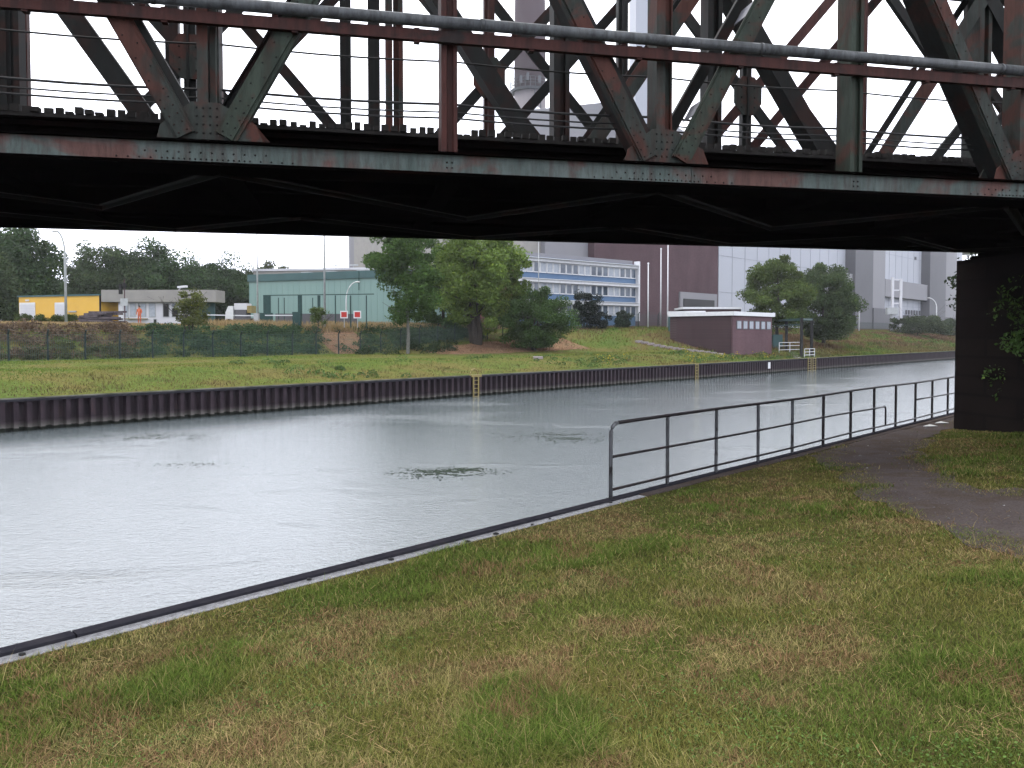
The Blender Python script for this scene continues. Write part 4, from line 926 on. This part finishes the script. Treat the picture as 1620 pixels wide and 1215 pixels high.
def office():
    a = at_Y(822, 530, 106); b_ = at_Y(1006, 530, 120.5); ax, L = oriented(a, b_); ay = Vector((-ax.y, ax.x, 0)); o_ = (a.x, a.y)
    t = thing('office_block', (a.x, a.y, ZP), 'three-storey office block with blue bands and long rows of windows', 'building')
    rowbox(MB(), o_, ax, ay, 0, L, .12, 12, ZP, 13.1).build('wall', 'bluep', t)
    rowbox(MB(), o_, ax, ay, -.25, -.003, .1, 12.1, ZP, 12.9).build('end_wall', 'brick_red', t)
    eb = MB()
    for z in (9.6, 6.6): rowbox(eb, o_, ax, ay, -.3, -.252, .1, 12.1, z, z + .5)
    eb.build('end_band', 'white', t)
    n = 19; bw = L / n
    base = {}
    for fl, z1 in enumerate((12.45, 9.55, 6.65)):
        led = MB(); rowbox(led, o_, ax, ay, -.3, L + .1, -.55 if fl else -.35, .118, z1, z1 + .42); rowbox(led, o_, ax, ay, -.3, L + .1, -.75, -.2, z1 + .425, z1 + .5); led.build('sun_ledge', 'white', t)
        for i in range(n):
            z0 = z1 - 1.55
            w_ = MB(); x0 = i * bw
            for (u0, u1, v0, v1) in ((x0 + .04, x0 + .14, z0, z1 - .02), (x0 + bw - .14, x0 + bw - .04, z0, z1 - .02), (x0 + .14, x0 + bw - .14, z0, z0 + .12), (x0 + .14, x0 + bw - .14, z1 - .12, z1 - .02)):
                rowbox(w_, o_, ax, ay, u0, u1, -.02, .1, v0, v1)
            f = w_.build('window', 'white', t); cur = (i * 7 + fl * 5) % 5 in (0, 3) or (fl == 0 and 14 <= i <= 15) or (i < 7 and fl < 2 and i % 2)
            rowbox(MB(), o_, ax, ay, x0 + .14, x0 + bw - .14, .03, .06, z0 + .12, z1 - .12).build('pane', 'curtain' if cur else 'glass', f)
    rowbox(MB(), o_, ax, ay, L + .02, L + .35, -.5, .5, ZP + 1, 13.6).build('corner_fin', 'white', t)
    rowbox(MB(), o_, ax, ay, .2, L, .8, 11.6, 13.102, 13.75).build('roof_parapet', 'panel_m', t)
office()

def plant():
    uv = Vector((U[0], U[1], 0)); nv_ = Vector((N[0], N[1], 0))
    def blk(name, px0, px1, d, depth, z1, mat, lab, parent=None, z0=ZP - 2, cat='building'):
        x0, y0 = at_d(px0, d); x1, y1 = at_d(px1, d); a = Vector((x0, y0, z0)); L = (Vector((x1, y1, z0)) - a)
        mb = MB().obox(a, L, nv_ * depth, Z3 * (z1 - z0))
        if parent is None:
            t = thing(name, (x0, y0, ZP), lab, cat); mb.build('wall', mat, t); return t
        return mb.build(name, mat, parent)
    t = blk('brick_hall', 940, 1135, 82, 40, 31, 'brick', 'tall windowless brown brick hall behind the office block')
    blk('roof_edge', 938, 1136, 81.8, 40.4, 31.6, 'panel_d', None, t, 31.002)
    d_ = blk('door_frame', 1076, 1134, 81.6, .39, 11.2, 'panel_m', None, t, ZP)
    blk('door', 1082, 1130, 81.4, .19, 9.8, 'black', None, d_, ZP)  # black sheet painted in for the unlit interior of the opening
    g = blk('grey_hall', 862, 940, 83.5, 60, 33, 'panel_m', 'light grey windowless hall left of the brown brick hall')
    blk('side_wing', 826, 861.5, 84.5, 50, 34, 'fascia', None, g)
    g = blk('turbine_hall', 1136, 1520, 84, 60, 38.5, 'panel_l', 'huge pale grey turbine hall with vertical pilasters')
    blk('roof_edge', 1136, 1560, 83.6, 60.5, 39.3, 'panel_m', None, g, 38.502)
    for p0, p1, mt, dep in ((1352, 1380, 'panel_d', 3.0), (1380, 1399, 'panel_m', 2.6), (1470, 1495, 'panel_d', 3.0), (1495, 1512, 'panel_m', 2.6)):
        blk('pilaster', p0, p1, 84 - dep, dep - .01, 38.4, mt, None, g)
    for p0, p1 in ((1290, 1351.5), (1399.5, 1469.5)): blk('lower_wing', p0, p1, 81.8, 2.19, 20.2, 'panel_m', None, g, 14.6)
    blk('plinth', 1382, 1412, 80.6, .7, 10.5, 'panel_d', None, g); blk('annex', 1438, 1512, 79.4, 2, 8.8, 'panel_d', None, g)
    for i in range(9):
        x0, y0 = at_d(1432 + i * 4.2, 83.9); MB().obox(Vector((x0, y0, 9.3)), uv * 1.0, -nv_ * .3, Z3 * 1.6).build('vent_slot', 'panel_d', g)
    sm = MB(); s0_, _ = xy2sd(*at_d(1136, 84)); 
    for k in range(1, 34): sm.obox(SD(s0_ + k * 6.2, 83.93, 3), uv * .10, nv_ * .06, Z3 * 35.4)
    for z in (12, 20.4, 29): sm.obox(SD(s0_ + .1, 83.94, z), uv * 150, nv_ * .05, Z3 * .12)
    sm.build('cladding_seam', 'seam', g)
    for px, z in ((1313, 30.5), (1445, 29)): x0, y0 = at_d(px, 83.9); MB().obox(Vector((x0, y0, z)), uv * 1.2, -nv_ * .3, Z3 * 1.0).build('vent', 'panel_d', g)
    # boiler house and lift tower behind
    a = at_Y(838, 530, 206); b_ = at_Y(1002, 530, 190); ax, L = oriented(a, b_); ay = Vector((-ax.y, ax.x, 0))
    bh = thing('boiler_house', (a.x, a.y, ZP), 'tall grey boiler house whose roof shows through the bridge girders', 'building')
    mb = MB(); p0 = Vector((a.x, a.y, 0)); p1 = Vector((a.x, a.y, 0)) + ax * L
    mb.hexa([p0, p1, p1 + ay * 40, p0 + ay * 40, p0 + Z3 * 61.8, p1 + Z3 * 59.8, p1 + ay * 40 + Z3 * 59.8, p0 + ay * 40 + Z3 * 61.8]); mb.build('wall', 'panel_m', bh)
    a = at_Y(1003.5, 530, 178); lt = thing('lift_tower', (a.x, a.y, ZP), 'slim pale tower rising past the bridge girders right of the boiler house', 'tower')
    MB().box(a.x, a.y, 0, a.x + 4.6, a.y + 10, 98).build('wall', 'panel_l', lt); MB().box(a.x - .2, a.y - .2, 98, a.x + 4.8, a.y + 10.2, 99).build('roof', 'panel_m', lt)
    # chimney
    c = at_Y(838, 530, 300); chn = thing('chimney', (c.x, c.y, ZP), 'very tall round chimney with a maintenance gallery, mauve above pale concrete', 'chimney')
    MB().tube([(c.x, c.y, 0), (c.x, c.y, 96)], [7.0, 6.1], 32).build('lower_shaft', 'chim_l', chn, True)
    MB().tube([(c.x, c.y, 96.01), (c.x, c.y, 185)], [6.15, 5.4], 32).build('upper_shaft', 'chim_u', chn, True)
    g = MB(); g.tube([(c.x, c.y, 95.2), (c.x, c.y, 96)], [7.2, 7.6], 32)
    for k in range(24): an = k * math.pi / 12; g.tube([(c.x + 7.5 * math.cos(an), c.y + 7.5 * math.sin(an), 96), (c.x + 7.5 * math.cos(an), c.y + 7.5 * math.sin(an), 99.6)], .12, 4)
    for z in (97.3, 98.4, 99.6):
        g.tube([(c.x + 7.5 * math.cos(k * math.pi / 12), c.y + 7.5 * math.sin(k * math.pi / 12), z) for k in range(25)], .13, 4, False)
    for (dx, z) in ((-4, 98), (-1.5, 99), (3, 98)): g.box(c.x + dx, c.y - 8.2, z - 1.2, c.x + dx + 1, c.y - 7.4, z + 1.6)
    g.build('gallery', 'steel_far', chn)
    MB().sphere((c.x + 2.2, c.y - 7.6, 86.3), 1.9, 12, 8, (1, .4, 1)).build('dish_antenna', 'white', chn)
    g = MB()
    for dx in (1.8, 4.0): g.tube([(c.x + dx, c.y - 6.6, 84), (c.x + dx, c.y - 6.4, 95)], .22, 5)
    g.build('cable_duct', 'steel_far', chn)
    # concrete tower behind the trees with ladder cage
    a = at_Y(574, 530, 165); tw = thing('concrete_tower', (a.x, a.y, ZP), 'pale concrete tower with a caged ladder behind the big trees', 'tower')
    MB().box(a.x, a.y, 0, a.x + 14, a.y + 14, 31).build('wall', 'concrete', tw)
    jb = MB()
    for z in (15.6, 23.3): jb.box(a.x - .05, a.y - .06, z, a.x + 14, a.y - .005, z + .15)
    jb.build('joint', 'panel_d', tw)
    lc = MB()
    for z in np.arange(18.5, 31, .9): lc.tube([(a.x - .7 + .75 * math.cos(k), a.y + 1 + .75 * math.sin(k), z) for k in np.linspace(0, 6.28, 9)], .07, 4, False)
    for k in range(5): an = math.pi / 2 + k * math.pi / 4; lc.tube([(a.x - .7 + .75 * math.cos(an), a.y + 1 + .75 * math.sin(an), 18.5), (a.x - .7 + .75 * math.cos(an), a.y + 1 + .75 * math.sin(an), 31)], .05, 4)
    lc.build('ladder_cage', 'white', tw)
plant()

def pump_house():
    cx, cy = 27.3, 95.; uv = Vector((U[0], U[1], 0)); nv_ = Vector((N[0], N[1], 0)); o_ = (cx, cy)
    t = thing('pump_house', (cx, cy, .5), 'small brown brick pump house with white flat roof on the far bank', 'building')
    rowbox(MB(), o_, uv, nv_, 0, 10.4, 0, 9.0, -.5, 4.55).build('wall', 'brick_pump', t)
    rowbox(MB(), o_, uv, nv_, -.12, -.003, .25, 9.0, -.3, 4.5).build('side_wall', 'brickdark', t)
    rowbox(MB(), o_, uv, nv_, -.35, 10.7, -.3, 9.2, 4.552, 5.05).build('roof', 'white', t)
    for i in range(6):
        x = .8 + i * 1.6; f = rowbox(MB(), o_, uv, nv_, x, x + 1.15, -.07, -.003, 2.85, 3.95).build('window', 'panel_d', t)
        rowbox(MB(), o_, uv, nv_, x + .1, x + 1.05, -.09, -.072, 2.95, 3.85).build('pane', 'curtain', f)
    rowbox(MB(), o_, uv, nv_, .3, .7, -.3, -.01, 2.0, 3.1).build('lamp_box', 'panel_d', t) if False else None
    # upper part of the pump house further back
    w_ = thing('pump_annex', (cx - 4, cy + 14, 3), 'low brick annex with thin white roof behind the pump house', 'building')
    p = at_Y(1083, 530, 112); q = at_Y(1172, 530, 112); ax, L = oriented(p, q); ay = Vector((-ax.y, ax.x, 0))
    rowbox(MB(), (p.x, p.y), ax, ay, 0, L, 0, 6, 2.4, 5.9).build('wall', 'brick', w_); rowbox(MB(), (p.x, p.y), ax, ay, -.3, L, -.3, 6, 5.902, 6.2).build('roof', 'white', w_)
    # long retaining wall west of the pump house
    g = thing('retaining_wall', (cx - 8, cy + 8, 3), 'dark grey retaining wall with pale coping left of the pump house', 'wall')
    p = at_Y(1057, 530, 106.5); q = at_Y(1114, 530, 104); ax, L = oriented(p, q); ay = Vector((-ax.y, ax.x, 0))
    rowbox(MB(), (p.x, p.y), ax, ay, 0, L, 0, .4, 2, 4.95).build('wall', 'teal_dark', g); rowbox(MB(), (p.x, p.y), ax, ay, -.1, L, -.15, .6, 4.952, 5.4).build('coping', 'white', g)
    # sloped concrete stringer of the steps beside the wall
    s_ = thing('concrete_stair', SD(82, 44, .3), 'narrow concrete stair string climbing the slope left of the pump house', 'steps')
    mb = MB()
    for k in range(14):
        f = k / 13; s = 84.4 - 3.5 * f; d = 41.5 + 9.5 * f; z = float(zfar(s, d)); mb.obox(SD(s, d, z - .1), uv * -.9, nv_ * .55, Z3 * .3)
    mb.build('step', 'slab', s_)
pump_house()

def gantry():
    uv = Vector((U[0], U[1], 0)); nv_ = Vector((N[0], N[1], 0))
    t = thing('steel_gantry', SD(96, DF + 1, ZF), 'dark steel frame of tall posts and crossbeams at the quay right of the pump house', 'steel frame')
    pts = []
    for px, py, d in ((1268, 566, DF + 1), (1284, 565, DF + 1.2), (1244, 552, DF + 6), (1228, 550, DF + 8)):
        x, y = at_d(px, d); s_, _ = xy2sd(x, y); z = float(zfar(s_, d)); pts.append((x, y)); MB().box(x - .16, y - .16, z - .3, x + .16, y + .16, 4.4).build('post', 'black', t)
    mb = MB()
    for i, j in ((0, 1), (1, 2), (2, 3), (0, 3)): mb.beam((*pts[i], 4.2), (*pts[j], 4.2), .3, .25, Z3)
    for i, j in ((0, 3),): mb.beam((*pts[i], 3.5), (*pts[j], 3.5), .15, .15, Z3)
    mb.build('crossbeam', 'green_steel', t)
    x, y = at_d(1230, DF + 7.5); MB().box(x - .7, y - .4, -.4, x + .6, y + .4, 2.2).build('cabinet', 'teal_dark', t)
    r = thing('white_guardrail', SD(92, DF + 3, ZF), 'pale guard rails and steps between the steel frame posts', 'railing')
    mb = MB()
    for (p0, p1, d, zs) in ((1233, 1266, DF + 5, (.45, 1.0, 1.45)), (1273, 1289, DF + .8, (.35, .75, 1.15))):
        x0, y0 = at_d(p0, d); x1, y1 = at_d(p1, d); s_, _ = xy2sd(x0, y0); zb = float(zfar(s_, d))
        for z in zs: mb.beam((x0, y0, zb + z), (x1, y1, zb + z), .07, .07, Z3)
        for k in range(3): f = k / 2; mb.beam((x0 + (x1 - x0) * f, y0 + (y1 - y0) * f, zb - .1), (x0 + (x1 - x0) * f, y0 + (y1 - y0) * f, zb + zs[-1]), .07, .07, nv_)
    mb.build('rail', 'white', r)
    mb = MB()
    for k in range(8): x, y = at_d(1262 - k * 1.2, DF + .6 + k * .55); s_, _ = xy2sd(x, y); mb.obox(Vector((x, y, float(zfar(s_, DF + .6 + k * .55)) - .05)), uv * 1.1, nv_ * .5, Z3 * .16)
    mb.build('step', 'slab', r)
gantry()

def ladder(px, lab, hoop=True, wd=.5, n=1):
    x, y = at_d(px, DF - .1); s0, _ = xy2sd(x, y); uv = Vector((U[0], U[1], 0)); nv_ = Vector((N[0], N[1], 0))
    t = thing('quay_ladder', SD(s0, DF - .1, ZW), lab, 'ladder', 'yellow ladders on the far quay')
    for k in (0, 1): MB().beam(SD(s0 + k * wd, DF - .1, ZW - .4), SD(s0 + k * wd, DF - .1, ZF + .05), .11, .07, nv_).build('side_rail', 'yellow_metal', t)
    mb = MB(); z = ZW
    while z < ZF: mb.beam(SD(s0, DF - .1, z), SD(s0 + wd, DF - .1, z), .05, .05, nv_); z += .3
    mb.build('rung', 'yellow_metal', t)
    if hoop:
        pts = [SD(s0 + wd / 2 + (wd * .8) * math.cos(a), DF + .1, ZF + .05 + .42 * math.sin(a)) for a in np.linspace(0, math.pi, 9)]; MB().tube(pts, .05, 6).build('grab_hoop', 'yellow_metal', t)
        MB().obox(SD(s0 - .2, DF - .14, ZF - .12), uv * (wd + .5), nv_ * .3, Z3 * .17).build('top_plate', 'yellow_metal', t)
ladder(749, 'yellow quay ladder with round grab hoop, nearest one'); ladder(1101, 'plain yellow quay ladder below the brown brick hall', False, .45)
ladder(1279, 'left one of the pale yellow ladders below the steel frame', False, .9); ladder(1286.5, 'right one of the pale yellow ladders below the steel frame', False, .9)
x, y = at_d(1216, DF - .1); mb = MB(); uv = Vector((U[0], U[1], 0)); mb.obox(Vector((x, y, -1.85)), uv * .55, Vector((N[0], N[1], 0)) * .06, Z3 * .75)
tag(mb.build('marker_plate', 'white'), 'small white marker plate on the sheet piling below the pump house', 'sign')
for px, py, mt, lab in ((448, 581, 'slab', 'flat pinkish concrete slab lying in the grass by the far quay'), (851, 566, 'slab', 'small grey concrete slab in the grass right of the big shrub')):
    p = at_z(px, py, -.05); s_, d_ = xy2sd(p.x, p.y); z = float(zfar(s_, d_)); p = at_z(px, py, z)
    mb = MB(); mb.box(p.x - .45, p.y - .6, z - .1, p.x + .45, p.y + .6, z + .12); tag(mb.build('concrete_slab', mt), lab, 'slab')

# ------------------------------------------------------------------ yard clutter
def yard():
    # timber stack: individual timbers of one loose heap
    rg = random.Random(4)
    c = at_Y(160, 530, 73)
    k = 0
    for lay in range(6):
        for j in range(8 - lay):
            x0 = c.x + rg.uniform(-2.2, -1.0) + (lay * .2); z = 3.3 + lay * .19 + rg.uniform(0, .05); y = c.y + j * .3 - 1.2 + lay * .12; L = rg.uniform(2.0, 3.8) * (1 - lay * .07)
            sl = rg.uniform(-.16, .1); mb = MB().beam((x0, y, z), (x0 + L, y + rg.uniform(-.3, .3), z + sl), .2, .18, Z3)
            tag(mb.build('timber_beam', 'log'), 'weathered beam in the loose timber heap right of the yellow cabin', 'timber', 'weathered beams in the timber heap')
    # kerb rails at the crest
    a = at_Y(-60, 530, 62.5); b_ = at_Y(175, 530, 69)
    t = thing('pipe_run', (a.x, a.y, 3.0), 'long grey pipes lying along the crest of the embankment at the left', 'pipe')
    for k, (dz, r_) in enumerate(((0.06, .07), (-.16, .08))): MB().tube([(a.x, a.y - k * .6, 3.05 + dz), (b_.x, b_.y - k * .6, 3.0 + dz)], r_, 7).build('pipe', 'pole' if k else 'black', t)
    # signal pole
    c = at_Y(198, 530, 73); t = thing('signal_post', (c.x, c.y, ZP - .2), 'slim dark signal post with black signal heads in front of the gatehouse', 'signal post')
    MB().tube([(c.x, c.y, 2.9), (c.x, c.y, 7.4)], .05, 6).build('shaft', 'brick', t)
    for k, (dx, z) in enumerate(((-.35, 6.5), (.03, 6.6), (-.35, 6.0))): MB().box(c.x + dx - .13, c.y - .15, z, c.x + dx + .13, c.y + .1, z + .45).build('signal_head', 'black', t)
    MB().box(c.x - .35, c.y - .12, 4.9, c.x + .35, c.y - .06, 5.6).build('sign_plate', 'pole', t)
    # boom barrier
    a = at_Y(325, 530, 78); b_ = at_Y(404, 530, 80); t = thing('boom_barrier', (b_.x, b_.y, ZP), 'long white boom barrier left of the green gate posts', 'barrier')
    MB().beam((a.x, a.y, 4.18), (b_.x, b_.y, 4.14), .16, .1, Z3).build('boom', 'white', t); MB().box(b_.x - .1, b_.y - .2, 3.1, b_.x + .35, b_.y + .3, 4.4).build('barrier_post', 'pole', t)
    a = at_Y(420, 530, 80); b_ = at_Y(464, 530, 80); t = thing('boom_barrier', (b_.x, b_.y, ZP), 'short white boom barrier between the green gate posts', 'barrier')
    MB().beam((a.x, a.y, 4.18), (b_.x, b_.y, 4.18), .2, .1, Z3).build('boom', 'white', t); MB().box(b_.x, b_.y - .2, 3.1, b_.x + .8, b_.y + .3, 4.35).build('barrier_post', 'green_steel', t)
    # green gate frame
    t = thing('sliding_gate', (at_Y(415, 530, 84).x, 84, ZP), 'dark green sliding gate frame with thin posts before the warehouse', 'gate')
    a = at_Y(417, 530, 84); b_ = at_Y(592, 530, 84)
    MB().beam((a.x, a.y, 6.45), (b_.x, b_.y, 6.6), .09, .09, Z3).build('top_beam', 'green_steel', t)
    for px, wd in ((423, .8), (475, .45), (505, .3), (531, .1), (555, .14), (580, .1)):
        q = at_Y(px, 530, 84); MB().box(q.x - wd / 2, q.y - .05, 2.9, q.x + wd / 2, q.y + .05, 6.45).build('gate_post', 'green_steel', t)
    for px in (441, 450, 495): q = at_Y(px, 530, 86); MB().box(q.x - .04, q.y, 2.9, q.x + .04, q.y + .08, 6.3).build('thin_post', 'green_steel', t)
    q0 = at_Y(418, 530, 82); q = MB(); q.box(q0.x - .7, 82, 2.9, q0.x + .9, 82.2, 4.5); q.build('gate_leaf', 'green_steel', t)
    q0 = at_Y(470, 530, 82); q = MB(); q.box(q0.x - .5, 82, 2.9, q0.x + .5, 82.2, 4.6); q.build('gate_leaf', 'green_steel', t)
    # dark low wall / parked trailer behind the gate
    a = at_Y(436, 530, 90); b_ = at_Y(565, 530, 92); t = thing('low_wall', (a.x, a.y, ZP), 'dark low wall with pale strip behind the sliding gate', 'wall'); MB().obox((a.x, a.y, 2.9), (b_.x - a.x, b_.y - a.y, 0), (0, .4, 0), Z3 * 1.75).build('wall', 'panel_d', t)
    # red and white signs
    for px, tt in ((544.5, 'left'), (565.5, 'right')):
        c = at_Y(px, 530, 79); t = thing('warning_sign', (c.x, c.y, ZP - .2), f'{tt} one of two square red signs with white border before the warehouse', 'sign', 'red and white signs')
        MB().box(c.x - .39, c.y, 3.85, c.x + .39, c.y + .03, 4.62).build('border', 'white', t); MB().box(c.x - .28, c.y - .02, 3.97, c.x + .28, c.y - .002, 4.5).build('face', 'redsign', t)
        MB().tube([(c.x, c.y + .08, 2.9), (c.x, c.y + .08, 4.3)], .04, 6).build('post', 'pole', t)
    # service truck (white box with yellow load) left of the warehouse
    c = at_Y(378, 530, 96); t = thing('service_truck', (c.x, c.y, ZP), 'white service truck with yellow load parked left of the green warehouse', 'truck'); x, y = c.x, c.y
    MB().prism([(x - 1.7, y, 4.0), (x - .7, y, 4.0), (x - .7, y, 5.75), (x - 1.3, y, 5.75), (x - 1.65, y, 4.95)], (0, 1.9, 0)).build('cab', 'white', t)
    MB().box(x - .68, y, 4.0, x + 2.2, y + 1.9, 4.25).build('flatbed', 'panel_d', t); MB().box(x - .6, y + .1, 5.3, x + 1.0, y + 1.8, 6.1).build('box_body', 'whitewall', t); MB().box(x + 1.0, y + .1, 4.9, x + 1.6, y + 1.7, 5.8).build('load', 'yellow_metal', t)
    MB().box(x - .55, y + .1, 4.25, x + .9, y + 1.8, 5.29).build('tool_rack', 'panel_d', t)
    for dx in (-1.2, 1.5): MB().tube([(x + dx, y - .02, 3.75), (x + dx, y + .3, 3.75)], .42, 12).build('wheel', 'black', t)
    # person in orange
    c = at_Y(221, 530, 78); x, y = c.x, c.y; z0 = float(zfar(*xy2sd(x, y)))
    sk = bpy.data.meshes.new('person'); P = [(0, 0, .95), (0, 0, 1.2), (0, .0, 1.42), (0, -.01, 1.55), (0, -.02, 1.68), (.1, 0, .9), (.13, -.03, .5), (.13, 0, .06), (.13, -.16, .03), (-.1, 0, .9), (-.12, .03, .5), (-.13, .04, .06), (-.13, -.12, .03),
         (.19, 0, 1.42), (.26, -.02, 1.15), (.2, -.2, .98), (-.19, 0, 1.42), (-.27, 0, 1.14), (-.25, -.1, .9)]
    E = [(0, 1), (1, 2), (2, 3), (3, 4), (0, 5), (5, 6), (6, 7), (7, 8), (0, 9), (9, 10), (10, 11), (11, 12), (2, 13), (13, 14), (14, 15), (2, 16), (16, 17), (17, 18)]
    RR = [.16, .16, .16, .06, .11, .1, .07, .05, .045, .1, .07, .05, .045, .075, .05, .04, .075, .05, .04]
    sk.from_pydata([(x + a, y + b_, z0 + c_) for a, b_, c_ in P], E, []); po = bpy.data.objects.new('person', sk); COL.objects.link(po)
    md = po.modifiers.new('skin', 'SKIN')
    for v, r_ in zip(sk.skin_vertices[0].data, RR): v.radius = (r_, r_ * .8)
    sk.skin_vertices[0].data[0].use_root = True; md2 = po.modifiers.new('sub', 'SUBSURF'); md2.levels = 1; md2.render_levels = 1; sk.materials.append(M['orange'])
    tag(po, 'person in orange work clothes standing before the gatehouse windows', 'person')
    MB().sphere((x, y - .02, z0 + 1.72), .115, 10, 8, (.9, 1, 1.1)).build('helmet', 'navy', po); MB().sphere((x, y - .05, z0 + 1.66), .098, 10, 8, (.9, 1, 1.2)).build('face', 'skin', po)
    # fence on the crest at the right
    uvv = Vector((U[0], U[1], 0)); t = thing('crest_fence', SD(150, 66.5, 3.2), 'dark palisade fence on the crest in front of the turbine hall', 'fence')
    pk = MB(); rl = MB(); x0, y0 = at_d(1345, 66.5); x1, y1 = at_d(1440, 66.5); s0, _ = xy2sd(x0, y0); s1, _ = xy2sd(x1, y1); s = s0
    while s < s1: pk.obox(SD(s, 66.5, 3.1), uvv * .12, Vector((N[0], N[1], 0)) * .05, Z3 * 2.3); s += .6
    for z in (3.7, 5.0): rl.obox(SD(s0, 66.6, z), uvv * (s1 - s0), Vector((N[0], N[1], 0)) * .06, Z3 * .12)
    pk.build('picket', 'fence_post', t); rl.build('rail', 'fence_post', t)
    # steel lattice mast pair
    t = thing('pipe_portal', (at_Y(1417, 530, 182).x, 182, ZP), 'tall white steel portal frame standing before the turbine hall', 'steel frame')
    a = at_Y(1411, 530, 182); b_ = at_Y(1424, 530, 182)
    for p, zt in ((a, 15.8), (b_, 15.4)): MB().box(p.x - .25, p.y - .25, 2.9, p.x + .25, p.y + .25, zt).build('post', 'whitewall', t)
    mb = MB()
    for z in (15.2, 12.7, 9.6, 6.8): mb.beam((a.x, a.y, z), (b_.x, b_.y, z), .3, .3, Z3)
    mb.build('crossbeam', 'whitewall', t); MB().box(a.x - 1.6, a.y - 1, 7.0, a.x + .9, a.y, 8.6).build('cabinet', 'pole', t)
yard()

# ------------------------------------------------------------------ haze
def haze():
    m = bpy.data.materials.new('haze'); m.use_nodes = True; n = m.node_tree; n.nodes.remove(n.nodes['Principled BSDF'])
    v = n.nodes.new('ShaderNodeVolumePrincipled'); v.inputs['Color'].default_value = (.93, .95, 1, 1); v.inputs['Density'].default_value = .00016; v.inputs['Anisotropy'].default_value = .2
    n.links.new(v.outputs[0], n.nodes['Material Output'].inputs['Volume'])
    o = MB().box(-700, -400, -6, 1100, 1100, 200).build('haze', m); tag(o, 'thin pale rain haze filling the air', 'haze', kind='stuff')
haze()
